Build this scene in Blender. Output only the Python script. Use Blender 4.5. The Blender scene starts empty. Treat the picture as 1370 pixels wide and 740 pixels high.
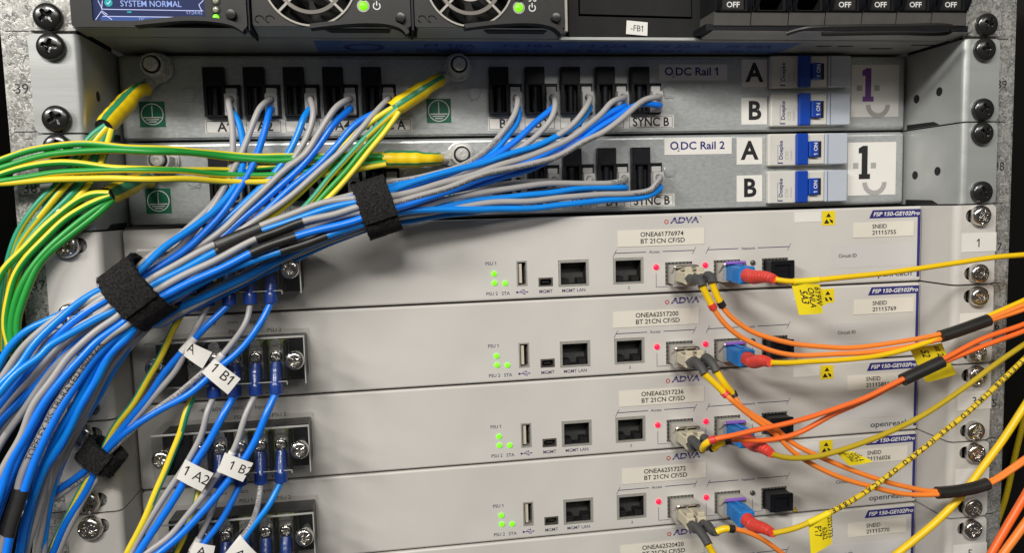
import bpy, math, random
from mathutils import Vector, Matrix, Euler
from mathutils.geometry import tessellate_polygon
random.seed(7)
MM = 0.001
SC = bpy.context.scene
COL = SC.collection

# ---------------------------------------------------------------- camera, world, lamps, exposure
CAM_LOC = Vector((-85.706, -379.418, -82.123))          # millimetres
CAM_ROT = Euler((1.477651, 0.0277846, -0.1547536), 'XYZ')
FPX = 1031.268                                          # focal length in photo pixels (1370 wide)
cd = bpy.data.cameras.new('Camera'); cam = bpy.data.objects.new('Camera', cd); COL.objects.link(cam)
cam.location = CAM_LOC * MM; cam.rotation_euler = CAM_ROT
cd.sensor_fit = 'HORIZONTAL'; cd.sensor_width = 36.0; cd.lens = FPX / 1370.0 * 36.0
cd.clip_start = 0.01; cd.clip_end = 50.0
SC.camera = cam
W = bpy.data.worlds.new('World'); SC.world = W; W.use_nodes = True
bg = W.node_tree.nodes['Background']; bg.inputs[0].default_value = (1.0, 0.97, 0.93, 1); bg.inputs[1].default_value = 0.06

def area(name, loc, target, sx, sy, power, col):
    l = bpy.data.lights.new(name, 'AREA'); l.shape = 'RECTANGLE'; l.size = sx; l.size_y = sy
    l.energy = power; l.color = col
    o = bpy.data.objects.new(name, l); COL.objects.link(o); o.location = loc
    d = Vector(target) - Vector(loc); o.rotation_euler = d.to_track_quat('-Z', 'Y').to_euler()
    return o
area('ceiling_tube_lamp', (-0.34, -1.22, 0.80), (0.0, 0.0, -0.12), 0.70, 0.14, 18.5, (1.0, 0.97, 0.91))
area('fill_lamp_behind', (0.6, -2.2, 1.0), (0.0, 0.0, -0.12), 1.2, 0.4, 9.0, (1.0, 0.97, 0.92))  # unseen fill lamp added to brighten the rail panels
area('ceiling_tube_lamp_left', (-1.45, -1.15, 0.80), (-0.05, 0.0, -0.12), 0.6, 0.18, 25.0, (1.0, 0.97, 0.92))
vs = SC.view_settings
SC.display_settings.display_device = 'sRGB'
vs.view_transform = 'Standard'; vs.look = 'None'; vs.exposure = 0.0; vs.gamma = 1.0; vs.use_curve_mapping = False
SC.cycles.max_bounces = 8; SC.cycles.transparent_max_bounces = 16

# photo pixel <-> place, used to read positions off the photograph at a known depth
RM = CAM_ROT.to_matrix()
def at(px, py, Y):
    d = RM @ Vector(((px - 685) / FPX, -(py - 370) / FPX, -1.0))
    return CAM_LOC + d * ((Y - CAM_LOC.y) / d.y)
RMT = RM.transposed()
def proj(P):
    v = RMT @ (Vector(P) - CAM_LOC)
    return (685 + FPX * v.x / -v.z, 370 - FPX * v.y / -v.z)

# ---------------------------------------------------------------- helpers
class MB:
    """collects faces (millimetres) and links them as ONE mesh object"""
    def __init__(s): s.v = []; s.f = []; s.m = []
    def add(s, vs, fs, mat=0):
        o = len(s.v); s.v += [Vector(v) for v in vs]
        for i, f in enumerate(fs):
            s.f.append(tuple(o + k for k in f)); s.m.append(mat[i] if isinstance(mat, (list, tuple)) else mat)
        return s
    def box(s, x0, x1, y0, y1, z0, z1, mat=0, b=0.0):
        if b <= 0:
            v = [(x, y, z) for x in (x0, x1) for y in (y0, y1) for z in (z0, z1)]
            return s.add(v, [(0,1,3,2),(4,6,7,5),(0,4,5,1),(2,3,7,6),(0,2,6,4),(1,5,7,3)], mat)
        c = ((x0+x1)/2, (y0+y1)/2, (z0+z1)/2); h = (abs(x1-x0)/2, abs(y1-y0)/2, abs(z1-z0)/2)
        v = []; idx = {}
        for sx in (-1,1):
            for sy in (-1,1):
                for sz in (-1,1):
                    for a in range(3):
                        p = [c[0]+sx*(h[0]-b), c[1]+sy*(h[1]-b), c[2]+sz*(h[2]-b)]
                        p[a] += (sx,sy,sz)[a]*b
                        idx[(sx,sy,sz,a)] = len(v); v.append(p)
        F = []
        for a in range(3):
            o1, o2 = [k for k in range(3) if k != a]
            for sg in (-1,1):
                q = []
                for u, w in ((-1,-1),(1,-1),(1,1),(-1,1)):
                    t = [0,0,0]; t[a] = sg; t[o1] = u; t[o2] = w; q.append(idx[(t[0],t[1],t[2],a)])
                F.append(tuple(q))
        for a in range(3):           # edges running along a
            o1, o2 = [k for k in range(3) if k != a]
            for u in (-1,1):
                for w in (-1,1):
                    q = []
                    for sg, k in ((-1,o1),(1,o1),(1,o2),(-1,o2)):
                        t = [0,0,0]; t[a] = sg; t[o1] = u; t[o2] = w; q.append(idx[(t[0],t[1],t[2],k)])
                    F.append(tuple(q))
        for sx in (-1,1):
            for sy in (-1,1):
                for sz in (-1,1): F.append(tuple(idx[(sx,sy,sz,a)] for a in range(3)))
        return s.add(v, F, mat)
    def plate(s, outer, holes, y0, y1, mat=0, wallmat=None, back=True):
        """outline and holes in (x,z), extruded from y0 (front) to y1"""
        if wallmat is None: wallmat = mat
        loops = [outer] + list(holes)
        flat = [p for l in loops for p in l]
        tris = tessellate_polygon([[Vector((p[0], p[1], 0)) for p in l] for l in loops])
        s.add([(p[0], y0, p[1]) for p in flat], tris, mat)
        if back: s.add([(p[0], y1, p[1]) for p in flat], [t[::-1] for t in tris], mat)
        for l in loops:
            n = len(l)
            s.add([(p[0], y0, p[1]) for p in l] + [(p[0], y1, p[1]) for p in l],
                  [(i, (i+1) % n, n+(i+1) % n, n+i) for i in range(n)], wallmat)
        return s
    def lathe(s, prof, org, axis=(0,-1,0), seg=24, mat=0, cap=True):
        """prof = [(radius, height along axis)]"""
        A = Vector(axis).normalized(); U = A.orthogonal().normalized(); V = A.cross(U); O = Vector(org)
        v = []
        for r, h in prof:
            for k in range(seg):
                t = 2*math.pi*k/seg; v.append(O + A*h + (U*math.cos(t) + V*math.sin(t))*max(r, 1e-3))
        F = []
        for i in range(len(prof)-1):
            for k in range(seg):
                k2 = (k+1) % seg; F.append((i*seg+k, i*seg+k2, (i+1)*seg+k2, (i+1)*seg+k))
        if cap: F.append(tuple(range(seg))[::-1]); F.append(tuple((len(prof)-1)*seg+k for k in range(seg)))
        return s.add(v, F, mat)
    def ribbon(s, P, th, y0, y1, mat=0):
        """flat bar following P in the x-z plane, th thick, from depth y0 to y1 (offsets)"""
        n = len(P); V = []
        for i in range(n):
            T = P[min(i+1,n-1)]-P[max(i-1,0)]; T.y = 0; T.normalize(); N = Vector((-T.z,0,T.x))*th/2
            for sg, yy in ((1,y0),(1,y1),(-1,y1),(-1,y0)): V.append(P[i]+N*sg+Vector((0,yy,0)))
        F = [(i*4+k, i*4+(k+1)%4, (i+1)*4+(k+1)%4, (i+1)*4+k) for i in range(n-1) for k in range(4)]+[(0,1,2,3),(4*n-4,4*n-1,4*n-2,4*n-3)]
        return s.add(V, F, mat)
    def tube(s, P, r, n=12, matf=None, mat=0, flat=None):
        fr = frames(P); v = []; L = fr[-1][3]
        for i, (p, N, B, d) in enumerate(fr):
            rr = r(d, L) if callable(r) else r
            for k in range(n):
                t = 2*math.pi*k/n; v.append(p + N*math.cos(t)*rr + B*math.sin(t)*rr)
        F = []; M = []
        for i in range(len(P)-1):
            for k in range(n):
                k2 = (k+1) % n; F.append((i*n+k, i*n+k2, (i+1)*n+k2, (i+1)*n+k))
                M.append(matf(k/n, fr[i][3]) if matf else mat)
        F.append(tuple(range(n))[::-1]); M.append(mat); F.append(tuple((len(P)-1)*n+k for k in range(n))); M.append(mat)
        return s.add(v, F, M)
    def build(s, name, mats, parent=None, origin=(0,0,0), smooth=35):
        o = Vector(origin)
        me = bpy.data.meshes.new(name)
        me.from_pydata([tuple((p - o)*MM) for p in s.v], [], s.f)
        if not isinstance(mats, (list, tuple)): mats = [mats]
        for m in mats: me.materials.append(m)
        if len(mats) > 1: me.polygons.foreach_set('material_index', s.m)
        if smooth:
            me.polygons.foreach_set('use_smooth', [True]*len(me.polygons))
            me.set_sharp_from_angle(angle=math.radians(smooth))
        me.update()
        ob = bpy.data.objects.new(name, me); COL.objects.link(ob)
        if parent: ob.parent = parent
        else: ob.location = o*MM
        return ob

def tag(o, label, cat, group=None):
    o['label'] = label; o['category'] = cat
    if group: o['group'] = group
    return o
def structure(o): o['kind'] = 'structure'; return o
def thing(name, loc, label=None, cat=None, group=None):
    o = bpy.data.objects.new(name, None); COL.objects.link(o); o.location = Vector(loc)*MM
    o.empty_display_size = 0.01
    if label: tag(o, label, cat, group)
    return o
def copy_tree(o, parent=None):
    c = o.copy(); COL.objects.link(c); c.parent = parent
    for ch in list(o.children): copy_tree(ch, c)
    return c
def rect(x0, x1, z0, z1): return [(x0,z0),(x1,z0),(x1,z1),(x0,z1)]
def rrect(x0, x1, z0, z1, r, n=4, corners=(1,1,1,1)):
    out = []
    for (cx, cz, a0, on) in ((x0+r,z0+r,180,corners[0]),(x1-r,z0+r,270,corners[1]),(x1-r,z1-r,0,corners[2]),(x0+r,z1-r,90,corners[3])):
        if not on:
            out.append((x0 if a0 in (180,90) else x1, z0 if a0 in (180,270) else z1)); continue
        for k in range(n+1):
            t = math.radians(a0 + 90*k/n); out.append((cx + r*math.cos(t), cz + r*math.sin(t)))
    return out
def ngon(cx, cz, r, n, a0=0.0): return [(cx + r*math.cos(a0+2*math.pi*k/n), cz + r*math.sin(a0+2*math.pi*k/n)) for k in range(n)]
def rimpanel(mb, x0, x1, z0, z1, yf, depth, r, holes, thick=1.4, mat=0, rc=1.6):
    n = 4; loops = []
    for k in range(5):
        th = math.radians(90*k/4); ins = r*(1-math.sin(th)); y = yf + r*(1-math.cos(th))
        loops.append((rrect(x0+ins, x1-ins, z0+ins, z1-ins, max(rc-ins, 0.15), n), y))
    loops.append((loops[-1][0], yf+depth))
    outer = loops[0][0]
    flat = outer + [p for h in holes for p in h]
    tr = tessellate_polygon([[Vector((p[0],p[1],0)) for p in l] for l in [outer]+list(holes)])
    mb.add([(p[0], yf, p[1]) for p in flat], tr, mat)
    N = len(outer)
    for (a, ya), (b, yb) in zip(loops, loops[1:]):
        mb.add([(p[0],ya,p[1]) for p in a]+[(p[0],yb,p[1]) for p in b], [(i,(i+1)%N,N+(i+1)%N,N+i) for i in range(N)], mat)
    for h in holes:
        n2 = len(h)
        mb.add([(p[0],yf,p[1]) for p in h]+[(p[0],yf+thick,p[1]) for p in h], [(i,(i+1)%n2,n2+(i+1)%n2,n2+i) for i in range(n2)], mat)

# ---- curves
def spline(pts, step=2.0, relax=2):
    P = [Vector(p) for p in pts]
    if len(P) == 2: P = [P[0], (P[0]+P[1])/2, P[1]]
    E = [P[0]*2-P[1]] + P + [P[-1]*2-P[-2]]
    out = []
    for i in range(1, len(E)-2):
        p0, p1, p2, p3 = E[i-1:i+3]
        t0 = 0; t1 = t0+max((p1-p0).length,1e-3)**.5; t2 = t1+max((p2-p1).length,1e-3)**.5; t3 = t2+max((p3-p2).length,1e-3)**.5
        n = max(2, int((p2-p1).length/step))
        for k in range(n):
            t = t1+(t2-t1)*k/n
            A1 = p0*((t1-t)/(t1-t0))+p1*((t-t0)/(t1-t0)); A2 = p1*((t2-t)/(t2-t1))+p2*((t-t1)/(t2-t1)); A3 = p2*((t3-t)/(t3-t2))+p3*((t-t2)/(t3-t2))
            B1 = A1*((t2-t)/(t2-t0))+A2*((t-t0)/(t2-t0)); B2 = A2*((t3-t)/(t3-t1))+A3*((t-t1)/(t3-t1))
            out.append(B1*((t2-t)/(t2-t1))+B2*((t-t1)/(t2-t1)))
    out.append(P[-1])
    for _ in range(relax):
        out = [out[0]] + [(out[i-1]+out[i]*2+out[i+1])/4 for i in range(1, len(out)-1)] + [out[-1]]
    return out
def frames(P):
    """[(point, normal, binormal, arc length)] by parallel transport; normal starts towards the front"""
    n = len(P); T = []
    for i in range(n): T.append((P[min(i+1,n-1)]-P[max(i-1,0)]).normalized())
    F = Vector((0,-1,0)); N = F - T[0]*F.dot(T[0])
    if N.length < .1: F = Vector((0,0,1)); N = F - T[0]*F.dot(T[0])
    N.normalize(); out = []; d = 0
    for i in range(n):
        if i: d += (P[i]-P[i-1]).length
        N = N - T[i]*N.dot(T[i]); N.normalize()
        out.append((P[i], N.copy(), T[i].cross(N), d))
    return out
def wander(P, amp):
    """slight hand-laid unevenness along a run, none at its ends"""
    n = len(P); ph = [random.uniform(0, 6.3) for _ in range(6)]; d = 0; out = []
    for i, p in enumerate(P):
        if i: d += (p-P[i-1]).length
        e = min(1, i/8, (n-1-i)/8)*amp
        out.append(p + Vector((math.sin(d/9+ph[0])+.6*math.sin(d/4.3+ph[1]), .6*math.sin(d/11+ph[2]), math.sin(d/8+ph[4])+.6*math.sin(d/4.7+ph[5])))*e)
    return out
def path(lst, step=2.0, relax=3): return spline([at(*q) if len(q) == 3 else Vector(q[:3]) for q in lst], step, relax)
def near(P, px, py):
    best = min(range(len(P)), key=lambda i: (proj(P[i])[0]-px)**2 + (proj(P[i])[1]-py)**2); return best

# ---- lettering: glyph outlines of the built-in font, cached
GL = {}
def _eval(txt, bold):
    c = bpy.data.curves.new('t', 'FONT'); c.body = txt; c.size = 1.0; c.resolution_u = 3; c.offset = bold; c.fill_mode = 'BOTH'
    o = bpy.data.objects.new('t', c)
    me = bpy.data.meshes.new_from_object(o)
    v = [(p.co.x, p.co.y) for p in me.vertices]; f = [tuple(p.vertices) for p in me.polygons]
    bpy.data.objects.remove(o); bpy.data.curves.remove(c); bpy.data.meshes.remove(me)
    return v, f
def glyph(ch, bold):
    k = (ch, bold)
    if k not in GL:
        v, f = ([], []) if ch == ' ' else _eval(ch, bold)
        if ch == '1':
            x0 = min(p[0] for p in v); x1 = max(p[0] for p in v); t = max(p[1] for p in v); o = len(v); w = x1-x0
            v += [(x0+w*.2,t),(x0-.15,t-.15),(x0-.15,t-.15-w*1.1),(x0+w*.2,t-w*1.25)]; f.append((o,o+1,o+2,o+3))
        w1, _ = _eval('|'+ch+'|', 0.0); w0, _ = _eval('||', 0.0)
        adv = (max(p[0] for p in w1)-min(p[0] for p in w1)) - (max(p[0] for p in w0)-min(p[0] for p in w0))
        GL[k] = (v, f, adv)
    return GL[k]
CAP = max(p[1] for p in glyph('H', 0.0)[0])
def layout(txt, h, bold=0.0, shear=0.0, wide=1.0, track=0.0, align='l', width=None, fit=False):
    """returns verts (x,z) with baseline 0 and faces; h = cap height in mm"""
    sc = h/CAP; V = []; F = []; x = 0.0
    for ch in txt:
        v, f, adv = glyph(ch, bold); o = len(V)
        V += [((x+p[0]+shear*p[1]), p[1]) for p in v]; F += [tuple(o+k for k in q) for q in f]
        x += adv + track
    x -= track
    if width and fit:
        return layout(txt, h, bold, shear, wide, (width/sc-x)/max(len(txt)-1,1)+track, align)
    if width: wide = width/(x*sc)
    sh = {'l': 0, 'c': -x/2, 'r': -x}[align]
    return [((p[0]+sh)*sc*wide, p[1]*sc) for p in V], F
def lettering(txt, x, z, y, h, mat, parent, origin=(0,0,0), rot=0.0, name='lettering', **kw):
    V, F = layout(txt, h, **kw); c, s_ = math.cos(rot), math.sin(rot)
    mb = MB(); mb.add([(x+p[0]*c-p[1]*s_, y, z+p[0]*s_+p[1]*c) for p in V], F)
    return mb.build(name, mat, parent, origin, smooth=0)
def print_on_tube(P, r, txt, s0, h, mat, parent, origin, rev=False, lift=0.05, ang=0.0, name='lettering', **kw):
    V, F = layout(txt, h, **kw); fr = frames(P); L = fr[-1][3]; mb = MB(); out = []
    ds = [f[3] for f in fr]
    V = list(V); todo = [t for f in F for t in ([(f[0], f[i], f[i+1]) for i in range(1, len(f)-1)])]; F = []; mid = {}
    while todo:                       # cut the letters fine enough to lie round the wire
        t = todo.pop(); e = max(((abs(V[t[i]][1]-V[t[(i+1)%3]][1]), i) for i in range(3)))
        if e[0] < .42: F.append(t); continue
        a, b, c = t[e[1]], t[(e[1]+1)%3], t[(e[1]+2)%3]; k = (min(a,b), max(a,b))
        if k not in mid: mid[k] = len(V); V.append(((V[a][0]+V[b][0])/2, (V[a][1]+V[b][1])/2))
        todo += [(a, mid[k], c), (mid[k], b, c)]
    import bisect
    V2 = []
    for gx, gz in V:
        d = s0 + (-gx if rev else gx); d = min(max(d, 0), L-1e-3)
        i = min(max(bisect.bisect_right(ds, d)-1, 0), len(fr)-2); t = (d-ds[i])/max(ds[i+1]-ds[i], 1e-6)
        p = fr[i][0].lerp(fr[i+1][0], t); T = (fr[i+1][0]-fr[i][0]).normalized()
        C = (CAM_LOC - p); C = C - T*C.dot(T); C.normalize(); U = T.cross(C)   # print runs on the side towards the room
        a = ang + ((gz-h/2)/r)*(1 if rev else -1)
        V2.append(p + (C*math.cos(a) + U*math.sin(a))*(r+lift))
    mb.add(V2, F)
    return mb.build(name, mat, parent, origin, smooth=0)
def stroke(pts, y, w, mb):
    """flat printed line in the x-z plane"""
    for (a, b) in zip(pts, pts[1:]):
        d = Vector((b[0]-a[0], b[1]-a[1])); L = d.length
        if L < 1e-6: continue
        n = Vector((-d.y, d.x))/L*w/2
        mb.add([(a[0]+n.x,y,a[1]+n.y),(b[0]+n.x,y,b[1]+n.y),(b[0]-n.x,y,b[1]-n.y),(a[0]-n.x,y,a[1]-n.y)], [(0,1,2,3)])

# ---------------------------------------------------------------- materials
def mat(name, col, rough=0.5, metal=0.0, var=0.0, vscale=200, bump=0.0, bscale=800, stretch=None, spec=0.5, emit=None, estr=0, coat=0.0, rvar=0.0, trans=0.0):
    m = bpy.data.materials.new(name); m.use_nodes = True; nt = m.node_tree; b = nt.nodes['Principled BSDF']
    b.inputs['Base Color'].default_value = (*col, 1); b.inputs['Roughness'].default_value = rough; b.inputs['Metallic'].default_value = metal
    b.inputs['Specular IOR Level'].default_value = spec; b.inputs['Coat Weight'].default_value = coat
    if trans: b.inputs['Transmission Weight'].default_value = trans
    if emit: b.inputs['Emission Color'].default_value = (*emit, 1); b.inputs['Emission Strength'].default_value = estr
    if var or bump or rvar:
        tc = nt.nodes.new('ShaderNodeTexCoord'); mp = nt.nodes.new('ShaderNodeMapping'); nt.links.new(tc.outputs['Object'], mp.inputs['Vector'])
        if stretch: mp.inputs['Scale'].default_value = stretch
        def noise(sc, det=4):
            n = nt.nodes.new('ShaderNodeTexNoise'); n.inputs['Scale'].default_value = sc; n.inputs['Detail'].default_value = det
            nt.links.new(mp.outputs[0], n.inputs['Vector']); return n
        if var:
            n = noise(vscale); r = nt.nodes.new('ShaderNodeMapRange'); r.inputs['From Min'].default_value = .3; r.inputs['From Max'].default_value = .7
            r.inputs['To Min'].default_value = 1-var; r.inputs['To Max'].default_value = 1+var; nt.links.new(n.outputs['Fac'], r.inputs['Value'])
            mx = nt.nodes.new('ShaderNodeVectorMath'); mx.operation = 'SCALE'; mx.inputs[0].default_value = col; nt.links.new(r.outputs[0], mx.inputs['Scale'])
            nt.links.new(mx.outputs[0], b.inputs['Base Color'])
        if rvar:
            n = noise(vscale*1.7); r = nt.nodes.new('ShaderNodeMapRange'); r.inputs['From Min'].default_value = .3; r.inputs['From Max'].default_value = .7
            r.inputs['To Min'].default_value = rough-rvar; r.inputs['To Max'].default_value = rough+rvar; nt.links.new(n.outputs['Fac'], r.inputs['Value']); nt.links.new(r.outputs[0], b.inputs['Roughness'])
        if bump:
            n = noise(bscale, 3); bp = nt.nodes.new('ShaderNodeBump'); bp.inputs['Strength'].default_value = bump; bp.inputs['Distance'].default_value = 0.0002
            nt.links.new(n.outputs['Fac'], bp.inputs['Height']); nt.links.new(bp.outputs[0], b.inputs['Normal'])
    return m
def galvanised(name, c0, c1, scale, metal, rough, fine=False):
    m = bpy.data.materials.new(name); m.use_nodes = True; nt = m.node_tree; b = nt.nodes['Principled BSDF']
    tc = nt.nodes.new('ShaderNodeTexCoord'); nz = nt.nodes.new('ShaderNodeTexNoise'); nz.inputs['Scale'].default_value = scale*.7
    nt.links.new(tc.outputs['Object'], nz.inputs['Vector'])
    mx = nt.nodes.new('ShaderNodeMix'); mx.data_type = 'VECTOR'; mx.inputs['Factor'].default_value = 0.012 if not fine else 0.004
    nt.links.new(tc.outputs['Object'], mx.inputs['A']); nt.links.new(nz.outputs['Color'], mx.inputs['B'])
    vo = nt.nodes.new('ShaderNodeTexVoronoi'); vo.inputs['Scale'].default_value = scale; nt.links.new(mx.outputs['Result'], vo.inputs['Vector'])
    n2 = nt.nodes.new('ShaderNodeTexNoise'); n2.inputs['Scale'].default_value = scale*2.2; n2.inputs['Detail'].default_value = 5; nt.links.new(tc.outputs['Object'], n2.inputs['Vector'])
    sp = nt.nodes.new('ShaderNodeSeparateColor'); nt.links.new(vo.outputs['Color'], sp.inputs[0])
    ad = nt.nodes.new('ShaderNodeMath'); ad.operation = 'MULTIPLY_ADD'; ad.inputs[1].default_value = .55; nt.links.new(sp.outputs[0], ad.inputs[0])
    ml = nt.nodes.new('ShaderNodeMath'); ml.operation = 'MULTIPLY'; ml.inputs[1].default_value = .5; nt.links.new(n2.outputs['Fac'], ml.inputs[0]); nt.links.new(ml.outputs[0], ad.inputs[2])
    cr = nt.nodes.new('ShaderNodeValToRGB'); cr.color_ramp.elements[0].position = .2; cr.color_ramp.elements[1].position = .85
    cr.color_ramp.elements[0].color = (*c0, 1); cr.color_ramp.elements[1].color = (*c1, 1); nt.links.new(ad.outputs[0], cr.inputs[0])
    nt.links.new(cr.outputs[0], b.inputs['Base Color']); b.inputs['Metallic'].default_value = metal
    r = nt.nodes.new('ShaderNodeMapRange'); r.inputs['To Min'].default_value = rough-.1; r.inputs['To Max'].default_value = rough+.1; nt.links.new(sp.outputs[1], r.inputs['Value']); nt.links.new(r.outputs[0], b.inputs['Roughness'])
    bp = nt.nodes.new('ShaderNodeBump'); bp.inputs['Strength'].default_value = .25; bp.inputs['Distance'].default_value = .0002; nt.links.new(ad.outputs[0], bp.inputs['Height']); nt.links.new(bp.outputs[0], b.inputs['Normal'])
    return m
def clear_plastic(name, tint=(.95,.95,.94), gloss=.10, rough=.06):
    m = bpy.data.materials.new(name); m.use_nodes = True; nt = m.node_tree; nt.nodes.remove(nt.nodes['Principled BSDF']); out = nt.nodes['Material Output']
    t = nt.nodes.new('ShaderNodeBsdfTransparent'); t.inputs[0].default_value = (*tint, 1)
    g = nt.nodes.new('ShaderNodeBsdfGlossy'); g.inputs['Roughness'].default_value = rough
    mx = nt.nodes.new('ShaderNodeMixShader'); mx.inputs[0].default_value = gloss
    nt.links.new(t.outputs[0], mx.inputs[1]); nt.links.new(g.outputs[0], mx.inputs[2]); nt.links.new(mx.outputs[0], out.inputs[0])
    return m
M = {}
M['post'] = galvanised('galvanised_post', (.15,.15,.142), (.60,.59,.56), 500, .45, .36)
M['zinc'] = mat('zinc_sheet', (.49,.51,.51), .35, .5, var=.09, vscale=600, bump=.14, bscale=1800, stretch=(.6,1,1), rvar=.06)
M['ear'] = mat('zinc_ear', (.45,.465,.455), .38, .45, var=.08, vscale=60, bump=.12, bscale=2500, stretch=(.05,1,1), rvar=.06)
M['paint'] = mat('beige_grey_paint', (.56,.54,.508), .42, 0, var=.055, vscale=22, bump=.10, bscale=2600, rvar=.10)
M['chassis'] = mat('chassis_dark', (.05,.05,.048), .6, .2)
M['black'] = mat('black_plastic', (.006,.0065,.009), .40, 0, var=.2, vscale=300, bump=.08, bscale=2000, spec=.3)
M['blacksoft'] = mat('black_matt', (.010,.010,.0105), .55, 0, var=.2, vscale=120, bump=.1, bscale=1500, spec=.25)
M['charcoal'] = mat('charcoal_plastic', (.017,.0165,.016), .40, 0, var=.12, vscale=150, bump=.1, bscale=2000, spec=.35)
M['greyplastic'] = mat('grey_breaker', (.075,.072,.068), .5, 0, var=.1, vscale=150, bump=.1, bscale=2000)
M['void'] = mat('cavity_black', (.004,.004,.004), .7)
M['wall'] = mat('cabinet_black', (.012,.011,.010), .7, 0, var=.2, vscale=20)
M['screwblack'] = mat('screw_black', (.012,.012,.012), .25, .0, spec=.7, coat=.3)
M['chrome'] = mat('screw_bright', (.62,.60,.57), .20, 1.0, var=.08, vscale=400, rvar=.05)
M['steel'] = mat('steel', (.66,.65,.62), .24, .9, var=.1, vscale=400, rvar=.08)
M['bolt'] = mat('bolt_zinc', (.60,.59,.56), .3, .35, var=.1, vscale=600, rvar=.08)
M['tin'] = mat('tin_shell', (.56,.545,.50), .34, .55, var=.08, vscale=500, rvar=.08)
M['tindark'] = mat('tin_shell_dark', (.16,.15,.13), .4, .6, var=.15, vscale=500)
M['label'] = mat('label_white', (.74,.72,.68), .45, 0, var=.02, vscale=60)
M['labelcream'] = mat('label_cream', (.70,.66,.58), .42, 0, var=.02, vscale=60)
M['labelgrey'] = mat('label_clear', (.56,.55,.54), .3, 0)
M['ink'] = mat('ink_black', (.012,.012,.014), .5)
M['inkblue'] = mat('ink_blue', (.02,.018,.16), .45)
M['inkgrey'] = mat('ink_dark_blue', (.05,.05,.11), .5)
M['purple'] = mat('ink_purple', (.16,.04,.27), .5)
M['logogrey'] = mat('logo_grey', (.36,.35,.34), .5)
M['red'] = mat('logo_red', (.45,.04,.04), .5)
M['esd'] = mat('sticker_yellow', (.80,.62,.01), .45)
M['green_st'] = mat('sticker_green', (.0,.13,.065), .4)
M['wblue'] = mat('wire_blue', (.005,.185,.82), .30, 0, var=.06, vscale=80, spec=.5)
M['wlblue'] = mat('wire_light_blue', (.004,.235,.78), .30, 0, var=.06, vscale=80)
M['wgrey'] = mat('wire_grey', (.37,.357,.350), .38, 0, var=.05, vscale=80)
M['wgreen'] = mat('wire_green', (.022,.31,.045), .36, 0, var=.06, vscale=80)
M['wteal'] = mat('wire_teal_green', (.025,.30,.17), .36, 0, var=.06, vscale=80)
M['wyellow'] = mat('wire_yellow', (.80,.62,.03), .36, 0, var=.05, vscale=80)
M['shrink_y'] = mat('shrink_yellow', (.90,.62,.008), .38, 0, var=.06, vscale=120, bump=.1, bscale=900)
M['shrink_g'] = mat('shrink_green', (.03,.24,.10), .38)
M['shrink_b'] = mat('shrink_black', (.016,.015,.014), .42, 0, var=.2, vscale=200, bump=.25, bscale=700)
M['velcro'] = mat('hook_loop_black', (.016,.015,.015), .95, 0, var=.85, vscale=1100, bump=1.0, bscale=900, spec=.2)
M['lug'] = mat('lug_blue', (.010,.040,.22), .3, 0, var=.1, vscale=200, coat=.2)
M['lc'] = mat('connector_beige', (.52,.47,.35), .4, 0)
M['boot'] = mat('boot_grey', (.055,.055,.055), .55, 0, var=.1, vscale=200)
M['scblue'] = mat('connector_blue', (.008,.17,.50), .38, 0, var=.05, vscale=200)
M['bootred'] = mat('boot_red', (.66,.045,.03), .42, 0, var=.06, vscale=200)
M['forange'] = mat('fibre_orange', (.88,.24,.035), .38, 0, var=.04, vscale=80)
M['fred'] = mat('fibre_red_orange', (.85,.145,.02), .38, 0, var=.04, vscale=80)
M['fyellow'] = mat('fibre_yellow', (.84,.55,.008), .36, 0, var=.04, vscale=80)
M['fdull'] = mat('fibre_dull_yellow', (.46,.33,.010), .4, 0, var=.05, vscale=80)  # third unit's cord; on the gap cords it stands in for shade
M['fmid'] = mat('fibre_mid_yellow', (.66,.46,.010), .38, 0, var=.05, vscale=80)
M['tagyellow'] = mat('tag_yellow', (.84,.66,.015), .42, 0, var=.05, vscale=90)
M['violet'] = mat('bail_violet', (.22,.10,.45), .4)
M['breakerwhite'] = mat('breaker_white', (.60,.585,.54), .4, 0, var=.03, vscale=100)
M['breakerblue'] = mat('breaker_blue', (.004,.05,.36), .35)
M['breakerclear'] = mat('breaker_smoke_blue', (.46,.50,.56), .15, 0, coat=.4)
M['cover'] = clear_plastic('clear_cover', (.985,.985,.98), gloss=.06, rough=.03)
M['edgehighlight'] = mat('cover_edge_highlight', (.36,.36,.345), .2, 0, spec=.8)  # whitish colour stands in for reflections along the clear cover's edges
M['plug'] = mat('plug_block', (.40,.40,.385), .4)
M['pcb'] = mat('terminal_green', (.10,.14,.02), .45)
M['led_green'] = mat('led_green', (.1,.5,.02), .3, emit=(.18,.85,.0), estr=1.1)
M['led_red'] = mat('led_red', (.6,.02,.04), .3, emit=(1,.0,.05), estr=1.2)
M['led_off'] = mat('led_off', (.06,.055,.05), .15, coat=.5)
M['led_clear'] = mat('led_clear', (.30,.30,.22), .15, coat=.5)
M['screen'] = mat('screen_dark_blue', (.01,.012,.03), .2, emit=(.018,.028,.085), estr=1.0)
M['screen2'] = mat('screen_blue', (.01,.012,.03), .2, emit=(.05,.10,.30), estr=1.0)
M['screentext'] = mat('screen_text', (.1,.1,.2), .3, emit=(.24,.36,.68), estr=1.0)
M['screenline'] = mat('screen_line', (.1,.1,.2), .3, emit=(.62,.66,.95), estr=1.0)
M['screenteal'] = mat('screen_teal', (.0,.1,.1), .3, emit=(.0,.30,.30), estr=1.0)
M['white'] = mat('print_white', (.7,.7,.68), .5)
M['ring'] = mat('fan_ring', (.33,.31,.28), .35, .4)
M['bluestrip'] = mat('blue_label', (.07,.15,.40), .35)
M['gasket'] = mat('gasket_metal', (.26,.25,.225), .4, .5, var=.15, vscale=500)
M['usbcream'] = mat('usb_tongue', (.55,.50,.40), .5)
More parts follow.
